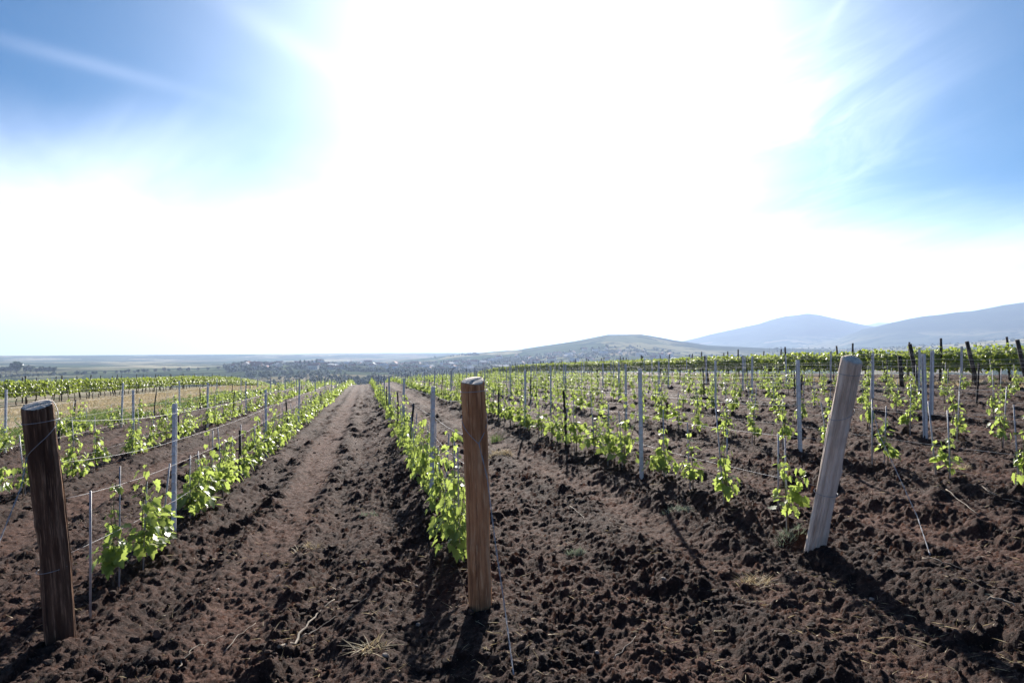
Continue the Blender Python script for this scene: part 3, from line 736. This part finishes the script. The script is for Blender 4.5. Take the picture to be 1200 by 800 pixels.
# trellis wires
WH = [.44, .86, 1.12, 1.38]
WN = ['lowest', 'second lowest', 'third lowest', 'topmost']
ends = {0: (l_base, l_top), 1: (c_base, c_top), 2: (r_base, r_top)}
for i in ROWS:
    hs = [0, 3] if i > 6 else range(4)
    for w in hs:
        h = WH[w] + rnd.uniform(-.02, .02); pts = []
        if i in ends:
            a, t_ = ends[i]; p = a.lerp(t_, min(.97, (h + .05) / (t_ - a).length)); pts.append(p)
        else:
            y = min(steel_pos[i][0][1] - 3, 5); pts.append(Vector((rowx(i), y, ground(rowx(i), y, False) + h)))
        for (x, y) in steel_pos[i]:
            q = Vector((x + .03, y, ground(x, y, False) + h)); p = pts[-1]
            for s in (1, 2, 3, 4):
                t = s / 5; m = p.lerp(q, t); m.z -= (.035 if w else .015) * 4 * t * (1 - t); pts.append(m)
            pts.append(q)
        b = MB(); b.tube(pts, .0012 if i < 2 else (.0014 if i < 4 else .0020), 5)
        tag(link('trellis_wire', b.mesh('trellis_wire', [M['wire']])), '%s trellis wire strung along the %s' % (WN[w] if len(list(hs)) == 4 else ('lower' if w == 0 else 'upper'), ROWNAME[i]), 'wire', 'trellis wires')
# guy wires
def guy(pts, label, r=.0028, twist=True):
    b = MB(); P = [Vector(p) for p in pts]; fine = []
    for a, c in zip(P[:-1], P[1:]):
        n = max(2, int((c - a).length / .03))
        for k in range(n): fine.append(a.lerp(c, k / n))
    fine.append(P[-1])
    if twist:
        for ph in (0, math.pi):
            b.tube([p + Vector((math.cos(k * .9 + ph) * .0028, math.sin(k * .9 + ph) * .0028, 0)) for k, p in enumerate(fine)], r * .7, 5)
    else: b.tube(fine, r, 5)
    return tag(link('guy_wire', b.mesh('guy_wire', [M['wire']])), label, 'wire', 'guy wires of the end posts')
g_ = px(596, 760, 4.0); g_.z = ground(g_.x, g_.y)
def on_post(base, top, r, v, yc, th):
    ax = (top - base).normalized(); f = Vector((-SINP, -COSP, 0)); f = (f - ax * f.dot(ax)).normalized(); sd_ = ax.cross(f).normalized()
    if sd_.dot(Vector((COSP, -SINP, 0))) < 0: sd_ = -sd_
    q = px(600, v, yc).z; c = base + ax * ((q - base.z) / ax.z)
    return c + f * (r * math.cos(th)) + sd_ * (r * math.sin(th))
def wrap(base, top, r, pts): return [on_post(base, top, r, a[0] + (b_[0] - a[0]) * k / 8, a[2], a[1] + (b_[1] - a[1]) * k / 8) for a, b_ in zip(pts[:-1], pts[1:]) for k in range(9)]
J = (517, .30, 4.73)
guy(wrap(c_base, c_top, .088, [(470, -3.0, 4.8), (489, -1.55, 4.8), J]), 'left strand of the wire yoke wrapped round the brown centre post', .0026, False)
guy(wrap(c_base, c_top, .088, [(470, 3.0, 4.8), (489, 1.55, 4.8), J]), 'right strand of the wire yoke wrapped round the brown centre post', .0026, False)
jp = on_post(c_base, c_top, .088, *[517, 4.73, .30])
guy([jp, px(571, 560, 4.60), px(581, 640, 4.37), px(592, 715, 4.12), px(602, 790, 3.66)], 'twisted guy wire slanting from the brown centre post into the soil')
lw = wrap(l_base, l_top, .097, [(470, 3.0, 4.45), (500, 1.5, 4.45), (532, -.55, 4.38)])
guy(lw, 'wire loop wrapped diagonally round the dark left post', .0026, False)
guy([lw[-1], px(25, 570, 4.25), px(3, 625, 4.0), px(-25, 700, 3.7)], 'guy wire slanting down to the left from the dark left post')
guy([px(1022, 478, 6.6), px(1030, 508, 6.4), px(1052, 555, 6.0), px(1075, 605, 5.6), px(1090, 650, 5.15)], 'loose guy wire trailing to the soil right of the pale post')
# rods that stand alone in the near view
for (u, v0, v1, yc, lab) in [(106, 575, 724, 5.06, 'thin metal rod standing by itself next to the dark left post'),
                             (1022, 468, 552, 8.7, 'thin metal rod right of the pale leaning post'), (1098, 470, 560, 7.9, 'thin slanting metal rod in the bare soil at right'),
                             (852, 500, 552, 9.0, 'short metal rod left of the pale leaning post'), (912, 508, 590, 6.9, 'short metal rod just left of the pale leaning post')]:
    p0 = px(u, v1, yc); p1 = px(u - (10 if u == 1098 else 0), v0, yc); p0.z = ground(p0.x, p0.y, False) - .05
    b = MB(); b.tube([Vector((0, 0, 0)), p1 - p0], .0085, 8); tag(link('vine_rod', b.mesh('vine_rod', [M['rod']]), None, p0), lab, 'rod', 'thin rods supporting the young vines')

# ------------------------------------------------------------------ mature vineyard blocks either side
def old_vine(seed):
    rnd = random.Random(seed); f = MB(); s = MB()
    x = rnd.uniform(-.05, .05)
    s.tube([(x, 0, -.08), (x + .03, .02, .25), (x - .02, -.03, .5), (x, 0, .68)], [.038, .03, .026, .03], 7)
    for sg in (-1, 1): s.tube([(x, 0, .66), (x, sg * .25, .72), (x + .02, sg * .6, .70)], [.022, .016, .011], 5)
    for k in range(9):
        y0 = rnd.uniform(-.55, .55); s.tube([(x, y0, .7), (x + rnd.uniform(-.08, .08), y0 + rnd.uniform(-.08, .08), 1.1), (x + rnd.uniform(-.22, .22), y0 + rnd.uniform(-.15, .15), 1.45)], [.006, .005, .003], 3)
    for k in range(430):
        z = .55 + .98 * rnd.betavariate(1.6, 1.5); w = .27 * (1 - .35 * abs(z - 1.0)); a = rnd.choice((-1, 1))
        y = rnd.uniform(-.62, .62); xx = a * w * rnd.random() ** .5
        if z > 1.32 and math.sin(y * 11 + seed) < -.1: continue
        th = rnd.gauss(0 if a > 0 else math.pi, .9)
        leaf(f, (xx, y, z), (math.cos(th), math.sin(th), 0), rnd.uniform(.2, 1.3), .135 * rnd.uniform(.65, 1.15), rnd, 0, True)
    return f.mesh('old_vine_foliage', [M['oldleaf']]), s.mesh('old_vine_trunk', [M['stem']]), f, s
oldv = [old_vine(500 + k) for k in range(5)]
oldpost = []
for k in range(3):
    b = MB(); b.tube([(0, 0, -.2), (.01, 0, .6), (-.01, .01, 1.2), (0, 0, 1.86)], [.052, .050, .047, .044], 9); oldpost.append(b.mesh('old_post', [M['wood_old']]))
thinpost = []
for k in range(2):
    b = MB(); b.tube([(0, 0, -.2), (.01, 0, .9), (0, 0, 1.78)], [.042, .04, .036], 8); thinpost.append(b.mesh('old_post', [M['wood_old']]))
VV = []; FF = []; oo = 0
def old_block(x0, xs, y_a, y_b, place, posts):
    global oo
    for r, x in enumerate(xs):
        y = y_a + rnd.uniform(0, 1); n = 0; m = 0; yp = y
        while y < y_b:
            xx = x + rnd.uniform(-.06, .06)
            if in_view(xx, y, 60):
                z = ground(xx, y, False); n += 1; k = rnd.randrange(5)
                if r == 0 and n <= 90:
                    sc = rnd.uniform(.92, 1.06)
                    root = link('mature_grapevine', None, None, (xx, y, z), (0, 0, rnd.choice((0, math.pi)))); root.scale = (1, 1, sc)
                    tag(root, '%s leafy mature grapevine from the front, near row of the %s' % (ordn(n), place), 'grapevine', 'mature grapevines of the %s' % place)
                    link('foliage', oldv[k][0], root); link('trunk', oldv[k][1], root)
                else:
                    v = np.array([tuple(q) for q in oldv[k][2].v]); f = np.array(oldv[k][2].f); pick = slice(0, len(f))
                    VV.append(v * [1, 1, rnd.uniform(.92, 1.06)] + [xx, y, z]); FF.append(f + oo); oo += len(v)
            y += 1.15
        while yp < y_b:
            if in_view(x, yp, 20) and (r < 2 or rnd.random() < .6):
                m += 1; z = ground(x, yp, False)
                p = link('vineyard_post', rnd.choice(posts), None, (x + .02, yp, z), (rnd.gauss(0, .03), rnd.gauss(-.03, .07), rnd.uniform(0, 6)))
                if m <= 8: lab = '%s old dark wooden post along the %s row of the %s' % (ordn(m), ordn(r + 1), place)
                else: lab = 'small distant dark post past the eighth, %s row of the %s' % (ordn(r + 1), place)
                tag(p, lab, 'post', 'dark wooden posts of the %s' % place)
            yp += rnd.uniform(4.2, 6.2)
old_block(0, [23.0, 25.6, 28.2], 12, 140, 'right hand mature vineyard', oldpost)
old_block(0, [-20.2, -22.8, -25.4], 20, 190, 'left hand mature vineyard', thinpost)
tag(link('mature_vine_rows', np_mesh('mature_vine_rows', np.concatenate(VV), np.concatenate(FF), [M['oldleaf']])), 'foliage mass of the mature vine rows behind their front rows', 'grapevines', kind='stuff')
for (u, v0, v1, yc, du) in [(1077, 452, 403, 24.5, -11), (1146, 447, 400, 24, -13), (1205, 450, 398, 23, -13), (1057, 440, 417, 26, -3), (830, 436, 417, 38, -4)]:
    p0 = px(u, v1, yc); p0.z = ground(p0.x, p0.y, False) - .1; p1 = px(u + du, v1, yc)
    b = MB(); d = p1 - p0; b.tube([Vector((0, 0, 0)), d * .5, d], [.078, .072, .066], 10)
    tag(link('leaning_post', b.mesh('leaning_post', [M['wood_old']]), None, p0), {1077: 'dark thick post leaning left above the mature vines, just right of the pale post', 1146: 'thick dark post leaning left out of the mature vine foliage', 1205: 'thick dark post leaning left at the right edge of the photo', 1057: 'short dark post beside the leaning ones in the mature vines', 830: 'short dark leaning post at the far end of the mature vines'}[u], 'post', 'thick leaning posts of the mature vineyard')

# ------------------------------------------------------------------ grass strip, litter, weeds, stones
def blades(n, xf, hr, wr, mat, name, label, cat, lean=.6, seed=1):
    g = np.random.default_rng(seed); x, y = xf(g, n); n = len(x)
    z = base_height(x, y) + (soil_detail(x, y)[0] if name == 'straw_litter' else 0)
    h = g.uniform(hr[0], hr[1], n); w = g.uniform(wr[0], wr[1], n); th = g.uniform(0, 6.28, n); lx = g.normal(0, lean, n) * h; ly = g.normal(0, lean, n) * h
    cx, cy = np.cos(th) * w, np.sin(th) * w
    P = np.stack([np.stack([x - cx, y - cy, z], 1), np.stack([x + cx, y + cy, z], 1), np.stack([x + lx * .4 + cx * .7, y + ly * .4 + cy * .7, z + h * .6], 1), np.stack([x + lx, y + ly, z + h], 1)], 1).reshape(-1, 3)
    F = np.arange(n * 4).reshape(-1, 4)
    tag(link(name, np_mesh(name, P, F, [mat])), label, cat, kind='stuff')
def strip(g, n):
    y = 8 + 150 * g.random(n) ** 1.7; x = g.uniform(-19.3, -9.3, n)
    k = (fbm(x * .6, y * .3, 3, 44) > -.12) | (g.random(n) < .25); return x[k], y[k]
blades(75000, strip, (.05, .22), (.003, .009), M['straw'], 'dry_grass', 'dry straw coloured grass strip between the left vineyard and the tilled rows', 'grass', .5, 2)
def strip2(g, n):
    y = 6 + 60 * g.random(n) ** 1.6; x = g.uniform(-11.8, -9.1, n) + g.normal(0, .4, n); k = (fbm(x * .5, y * .3, 3, 45) > -.05); return x[k], y[k]
blades(26000, strip2, (.06, .28), (.004, .010), M['weed'], 'green_grass', 'green grass fringe at the edge of the tilled soil on the left', 'grass', .5, 3)
def under(g, n):
    y = 10 + 90 * g.random(n) ** 1.5; x = g.uniform(21.3, 24.5, n); k = (fbm(x * .6, y * .4, 3, 46) > -.02); return x[k], y[k]
blades(26000, under, (.05, .22), (.004, .010), M['straw'], 'dry_weeds', 'dry weeds under the mature vines on the right', 'weeds', .6, 4)
def litter(g, n):
    yc = 2.8 + 16 * g.random(n) ** 1.5; u = g.uniform(-60, 1260, n); xc = (u - 600) / 800 * yc; x = xc * COSP + yc * SINP; y = -xc * SINP + yc * COSP
    k = fbm(x * 2.2, y * 1.6, 3, 47) > .10; k &= soil_mask(x, y) > .9; return x[k], y[k]
blades(17000, litter, (.003, .022), (.0014, .0028), M['straw'], 'straw_litter', 'broken straw scattered over the tilled soil', 'straw', 2.8, 5)

def tuft(u, v, size, mat, n, label, cat, name, flat=.5, seed=0, hh=.16):
    yc = 1.65 * 800 / (v - 434); p = px(u, v, yc); p.z = ground(p.x, p.y); r = random.Random(seed); b = MB()
    g3 = np.random.default_rng(seed + 50); th_ = g3.uniform(0, 6.28, n); q_ = size * g3.random(n) ** .6; ox, oy = q_ * np.cos(th_), q_ * np.sin(th_) * .8
    gg = base_height(p.x + ox, p.y + oy) + soil_detail(p.x + ox, p.y + oy)[0] - p.z
    for k in range(n):
        bx, by = float(ox[k]), float(oy[k])
        bz = float(gg[k])
        h = hh * r.uniform(.3, 1); lx, ly = r.gauss(0, flat) * hh, r.gauss(0, flat) * hh; w = r.uniform(.0012, .004); a = r.uniform(0, 3.14); cx, cy = w * math.cos(a), w * math.sin(a)
        b.add([(bx - cx, by - cy, bz - .005), (bx + cx, by + cy, bz - .005), (bx + lx * .45 + cx, by + ly * .45 + cy, bz + h * .6), (bx + lx, by + ly, bz + h), (bx + lx * .45 - cx, by + ly * .45 - cy, bz + h * .6)], [(0, 1, 2, 4), (4, 2, 3)])
    tag(link(name, b.mesh(name, [mat]), None, p), label, cat)
tuft(586, 540, .22, M['straw'], 260, 'yellow straw clump on the soil right of the centre post', 'straw', 'straw_clump', .9, 1, .10)
tuft(581, 524, .12, M['weed'], 120, 'small green weed standing behind the yellow straw clump', 'weed', 'green_weed', .4, 2, .22)
tuft(675, 653, .09, M['paleweed'], 150, 'pale green weed cushion on the soil right of the centre post', 'weed', 'pale_weed', .6, 3, .05)
tuft(795, 622, .16, M['paleweed'], 150, 'grey green weed patch in front of the short vines', 'weed', 'pale_weed', .7, 4, .06)
tuft(925, 660, .13, M['paleweed'], 150, 'grey green weed at the foot of the pale leaning post', 'weed', 'pale_weed', .7, 5, .06)
tuft(1125, 583, .13, M['straw'], 120, 'dry straw tuft in the soil at the right', 'straw', 'straw_clump', .8, 6, .06)
tuft(435, 748, .10, M['straw'], 70, 'flattened straw wisp in the front of the centre track', 'straw', 'straw_clump', 1.2, 7, .07)
tuft(885, 700, .12, M['straw'], 110, 'frayed dry root clump in the right foreground', 'straw', 'straw_clump', 1.1, 8, .07)
tuft(22, 788, .06, M['weed'], 26, 'small green weed in the bottom left corner', 'weed', 'green_weed', .7, 9, .09)
tuft(432, 596, .12, M['paleweed'], 80, 'faint pale weed in the middle of the centre track', 'weed', 'pale_weed', .6, 10, .05)
tuft(360, 628, .12, M['straw'], 70, 'thin straw wisp in the middle of the centre track', 'straw', 'straw_clump', 1.1, 11, .05)
tuft(125, 795, .14, M['straw'], 60, 'thin straw wisp at the bottom left', 'straw', 'straw_clump', 1.3, 12, .06)
def twig(uv, r, label, mat='twig', lift=.02, name='dead_twig'):
    pts = []
    for (u, v) in uv:
        p = px(u, v, 1.65 * 800 / (v - 434)); p.z = ground(p.x, p.y) + lift; pts.append(p)
    fine = []; q = random.Random(int(uv[0][0]))
    for a, c in zip(pts[:-1], pts[1:]):
        for k in range(4): fine.append(a.lerp(c, k / 4) + Vector((q.gauss(0, .006), q.gauss(0, .006), q.gauss(0, .006))))
    fine.append(pts[-1]); n = len(fine)
    b = MB(); b.tube(fine, [r * (1.1 - .7 * i / n) for i in range(n)], 6)
    tag(link(name, b.mesh(name, [M[mat]])), label, 'twig' if name == 'dead_twig' else 'wire')
twig([(326, 742), (345, 728), (358, 712), (372, 698), (392, 684)], .010, 'pale dry twisted vine cane lying in the centre track')
twig([(352, 722), (372, 712), (400, 700), (430, 690)], .004, 'thin dry stalk beside the twisted cane')
twig([(208, 752), (218, 740), (228, 730), (240, 722), (262, 712)], .004, 'forked pale twig lying at the lower left')
twig([(262, 732), (280, 715), (300, 702)], .004, 'straight straw stalk lying at the lower left')
twig([(720, 772), (735, 760), (745, 752)], .004, 'pale twig on the clods at the bottom centre')
twig([(1110, 618), (1128, 630), (1148, 645)], .005, 'pale stalk lying in the right soil')
twig([(1152, 620), (1175, 631), (1200, 636)], .005, 'pale stalk lying at the right edge')
twig([(1158, 752), (1175, 757), (1190, 764)], .008, 'light stick lying in the lower right corner')
twig([(668, 606), (682, 617), (687, 628)], .004, 'thin curved stalk in the soil right of the centre post')
twig([(1080, 690), (1105, 700), (1140, 708)], .005, 'dry stalk lying in the shade at the right')
def stone(u, v, s, seed, label):
    r = random.Random(seed); b = MB(); yc = 1.65 * 800 / (v - 434); p = px(u, v, yc); p.z = ground(p.x, p.y) + s * .3
    d = [Vector((r.gauss(0, 1), r.gauss(0, 1), r.gauss(0, 1))).normalized() for _ in range(7)]; w = [r.uniform(.55, .95) for _ in d]
    vs = []
    for c in ICO2[0]:
        c = Vector(c); k = 1.0
        for a, l in zip(d, w):
            t = c.dot(a)
            if t > l: k = min(k, l / t)
        c = c * k; vs.append((c.x * s, c.y * s * .8, c.z * s * .6))
    b.add(vs, ICO2[1]); tag(link('stone', b.mesh('stone', [M['stone']], False), None, p, (r.uniform(-.3, .3), r.uniform(-.3, .3), r.uniform(0, 6))), label, 'stone', 'pale stones lying on the soil')
for k, (u, v, s, lab) in enumerate([(11, 775, .035, 'pale flat stone at the left edge of the foreground'), (326, 655, .026, 'small whitish stone in the centre track'), (364, 785, .026, 'angular pale stone near the bottom left of the track'),
        (452, 756, .030, 'pinkish flat stone at the foot of the centre track'), (403, 744, .016, 'tiny white stone in the front of the centre track'), (459, 700, .02, 'pale stone half way along the rough side of the track'),
        (572, 702, .022, 'pale stone touching the foot of the centre post'), (778, 697, .026, 'curved pale stone on the clods right of centre'), (488, 675, .02, 'small grey stone left of the centre post'),
        (490, 716, .02, 'whitish stone left of the shadow of the centre post'), (700, 762, .018, 'small pale stone at the bottom centre'), (1022, 724, .018, 'small grey stone in the shade right of the pale post'),
        (935, 695, .018, 'small pale stone below the pale leaning post'), (255, 668, .022, 'grey stone by the left vine row')]):
    stone(u, v, s, 40 + k, lab)

# ------------------------------------------------------------------ trees, houses far off
def crown(b, r, cx, cy, cz, R, H, n, ls, mi):
    for k in range(n):
        while True:
            p = Vector((r.uniform(-1, 1), r.uniform(-1, 1), r.uniform(-1, 1)))
            if .25 < p.length < 1: break
        p = p * (1 + .25 * math.sin(5 * p.x + 3 * p.y + cx)); q = Vector((cx + p.x * R, cy + p.y * R, cz + p.z * H))
        a = Vector((r.gauss(0, 1), r.gauss(0, 1), r.gauss(0, 1))).normalized(); c = a.orthogonal().normalized(); s = ls * r.uniform(.5, 1.2)
        d = a.cross(c); b.add([tuple(q + c * s), tuple(q + d * s), tuple(q - c * s), tuple(q - d * s * .8)], [(0, 1, 2, 3)], mi)
def tree_mesh(seed, R, H, th, n, ls):
    r = random.Random(seed); tr = MB(); cr = MB(); tr.tube([(0, 0, -.5), (.1, 0, th * .5), (0, .1, th + H)], [.28, .22, .10], 7)
    for k in range(5):
        a = k * 1.3; tr.tube([(0, 0, th * .7), (math.cos(a) * R * .4, math.sin(a) * R * .4, th + H * .6), (math.cos(a) * R * .7, math.sin(a) * R * .7, th + H)], [.12, .08, .03], 5)
    for k in range(5): crown(cr, r, r.uniform(-.4, .4) * R, r.uniform(-.4, .4) * R, th + H * r.uniform(.8, 1.2), R * .65, H * .7, n // 5, ls, 0)
    return cr.mesh('crown', [M['treeleaf']]), tr.mesh('trunk', [M['stem']])
trees = [tree_mesh(60 + k, 3.0 + .4 * k, 2.4 + .3 * k, 1.4, 340, .75) for k in range(3)]
poplar = tree_mesh(80, 1.8, 6.0, 2.0, 380, .8)
def at_az(u, R):
    a = math.atan((u - 600) / 800) + PHI; x, y = R * math.sin(a), R * math.cos(a); return x, y, ground(x, y, False)
def place_tree(T, u, R, sc, label, group=None, cat='tree'):
    x, y, z = at_az(u, R); o = link('field_tree', None, None, (x, y, z), (0, 0, rnd.uniform(0, 6))); o.scale = (sc, sc, sc)
    link('crown', T[0], o); link('trunk', T[1], o); tag(o, label, cat, group)
def R_for(u, v, lo=700, hi=3000):
    RR_ = np.linspace(lo, hi, 160); a = math.atan((u - 600) / 800); x, y = RR_ * math.sin(a + PHI), RR_ * math.cos(a + PHI)
    return float(RR_[np.argmin(np.abs(415 - (base_height(x, y) - CAMZ) / (RR_ * math.cos(a)) * 800 - v))])
lineu = [0, 8, 14, 18, 23, 29, 34, 39, 45, 50, 59, 64, 71, 76, 90, 96, 100, 109, 113, 124, 137, 143, 147, 151, 158, 162, 169, 173, 182, 193, 198, 209, 212, 219, 222, 232, 244, 256, 264, 268]
for k, u in enumerate(lineu):
    v = 443.5 - 10.5 * u / 268; R = R_for(u, v, 750, 1500)
    place_tree(trees[k % 3], u, R, rnd.uniform(.6, .85) * (R / 1000), '%s tree from the left in the long tree line across the far left fields' % ordn(k + 1), 'trees of the far tree line')
for k, u in enumerate([2, 7, 13, 20, 30, 36, 43, 50, 57, 63]):
    place_tree(trees[k % 3], u, R_for(u, 437, 1000, 1800), rnd.uniform(1.3, 1.7), '%s tree from the left in the dark copse at the far left' % ordn(k + 1), 'trees of the far left copse')
place_tree(trees[1], 20, 1230, 2.7, 'tallest round tree rising over the far left copse', None)

def house_mesh(w, d, h, rh, roof, seed):
    b = MB(); x, y = w / 2, d / 2
    b.add([(-x, -y, -1), (x, -y, -1), (x, y, -1), (-x, y, -1), (-x, -y, h), (x, -y, h), (x, y, h), (-x, y, h), (-x, 0, h + rh), (x, 0, h + rh)],
          [(0, 1, 5, 4), (2, 3, 7, 6), (1, 2, 6, 9, 5), (3, 0, 4, 8, 7)], 0)
    e = .5
    b.add([(-x - e, -y - e, h - .25), (x + e, -y - e, h - .25), (x + e, 0, h + rh + .12), (-x - e, 0, h + rh + .12), (x + e, y + e, h - .25), (-x - e, y + e, h - .25),
           (-x - e, -y - e, h - .42), (x + e, -y - e, h - .42), (x + e, y + e, h - .42), (-x - e, y + e, h - .42)], [(0, 1, 2, 3), (3, 2, 4, 5), (6, 7, 1, 0), (8, 9, 5, 4)], 1)
    r = random.Random(seed); k = -x + 1.2
    while k < x - 1.5:
        for s, yy in ((-1, -y - .03), (1, y + .03)): b.add([(k, yy, 1), (k + 1.1, yy, 1), (k + 1.1, yy, 2.4), (k, yy, 2.4)], [(0, 1, 2, 3)], 2)
        k += 2.6
    b.add([(1, -.4 + .8, h + rh * .5), (1.8, .4, h + rh * .5), (1.8, 1.1, h + rh * .5), (1, 1.1, h + rh * .5), (1, .4, h + rh + .9), (1.8, .4, h + rh + .9), (1.8, 1.1, h + rh + .9), (1, 1.1, h + rh + .9)],
          [(0, 1, 5, 4), (1, 2, 6, 5), (2, 3, 7, 6), (3, 0, 4, 7), (4, 5, 6, 7)], 0)
    return b.mesh('village_house', [M['render_w'], M[roof], M['pane']], False)
houses = [house_mesh(12, 9, 4, 3.2, 'roof', 1), house_mesh(15, 9, 6.2, 3.4, 'roof', 2), house_mesh(10, 8, 3.6, 3, 'roof', 3), house_mesh(18, 10, 4.5, 2.6, 'roofg', 4)]
zones = [(272, 318, 1180, 1330, 16, 'left end of the far village'), (320, 420, 1200, 1600, 26, 'left part of the far village'), (420, 560, 1150, 1800, 50, 'middle of the far village'),
         (560, 720, 1250, 1900, 44, 'hillside part of the far village'), (720, 880, 1300, 1800, 40, 'right end of the far village')]
for (ua, ub, Ra, Rb, n, nm) in zones:
    for k in range(n):
        u = rnd.uniform(ua, ub); R = rnd.uniform(Ra, Rb); x, y, z = at_az(u, R); wh = rnd.choice(houses)
        o = link('village_house', wh, None, (x, y, z), (0, 0, rnd.uniform(0, 3.14))); s = rnd.uniform(.85, 1.25); o.scale = (s, s, s)
        tag(o, ('tiny pale house with grey roof at the %s' if wh is houses[3] else 'tiny pale house with red tiled roof at the %s') % nm, 'house', 'houses of the far village')
x, y, z = at_az(588, R_for(588, 432, 1200, 1700))
b = MB(); b.add([(-17, -7, -1), (17, -7, -1), (17, 7, -1), (-17, 7, -1), (-17, -7, 5), (17, -7, 5), (17, 7, 5), (-17, 7, 5)], [(0, 1, 5, 4), (1, 2, 6, 5), (2, 3, 7, 6), (3, 0, 4, 7)], 0)
b.add([(-18, -8, 4.8), (18, -8, 4.8), (18, 0, 7), (-18, 0, 7), (18, 8, 4.8), (-18, 8, 4.8)], [(0, 1, 2, 3), (3, 2, 4, 5)], 1)
hall = link('village_hall', b.mesh('village_hall', [M['render_w'], M['roofg']], False), None, (x, y, z), (0, 0, -PHI)); tag(hall, 'long low white hall at the foot of the village right of the centre post', 'building')

# woods and orchard trees round the village: too many to count
def wood_mass():
    g = np.random.default_rng(9); P = []; F = []; o = 0
    bv = np.array(ICO1[0]); bf = np.array(ICO1[1]); specs = [(290, 640, 620, 1200, 900), (265, 430, 1120, 1750, 700), (400, 620, 1150, 1900, 2300), (600, 900, 1150, 1750, 1700), (505, 560, 2300, 2450, 90), (540, 900, 1650, 1950, 300), (820, 990, 1500, 1900, 420), (900, 1250, 1800, 3600, 700)]
    for (ua, ub, Ra, Rb, n) in specs:
        u = g.uniform(ua, ub, n); R = Ra + (Rb - Ra) * g.random(n) ** 1.2; a = np.arctan((u - 600) / 800) + PHI; x = R * np.sin(a); y = R * np.cos(a)
        k = fbm(x / 90, y / 90, 3, 200) > -.01; x, y, R = x[k], y[k], R[k]; z = base_height(x, y); s = g.uniform(2.0, 4.6, len(x)) * (.62 if Ra == 1700 else 1)
        for i in range(len(x)):
            for j in range(3):
                v = bv * (s[i] * g.uniform(.5, .8)) * g.uniform(.75, 1.25, (len(bv), 1)) * [1, 1, 1.1] + [x[i] + g.normal(0, .45) * s[i], y[i] + g.normal(0, .45) * s[i], z[i] + s[i] * g.uniform(.4, 1.1)]
                P.append(v); F.append(bf + o); o += len(v)
    tag(link('village_woods', np_mesh('village_woods', np.concatenate(P), np.concatenate(F), [M['farwood']])), 'dark trees and woods in and around the far village', 'woods', kind='stuff')
wood_mass()
for k, u in enumerate([352, 357, 362, 366, 371]):
    place_tree(poplar, u, 1330 + 12 * k, rnd.uniform(.8, 1.15), '%s from the left in the clump of tall dark trees over the far village' % ordn(k + 1), 'tall trees over the far village')
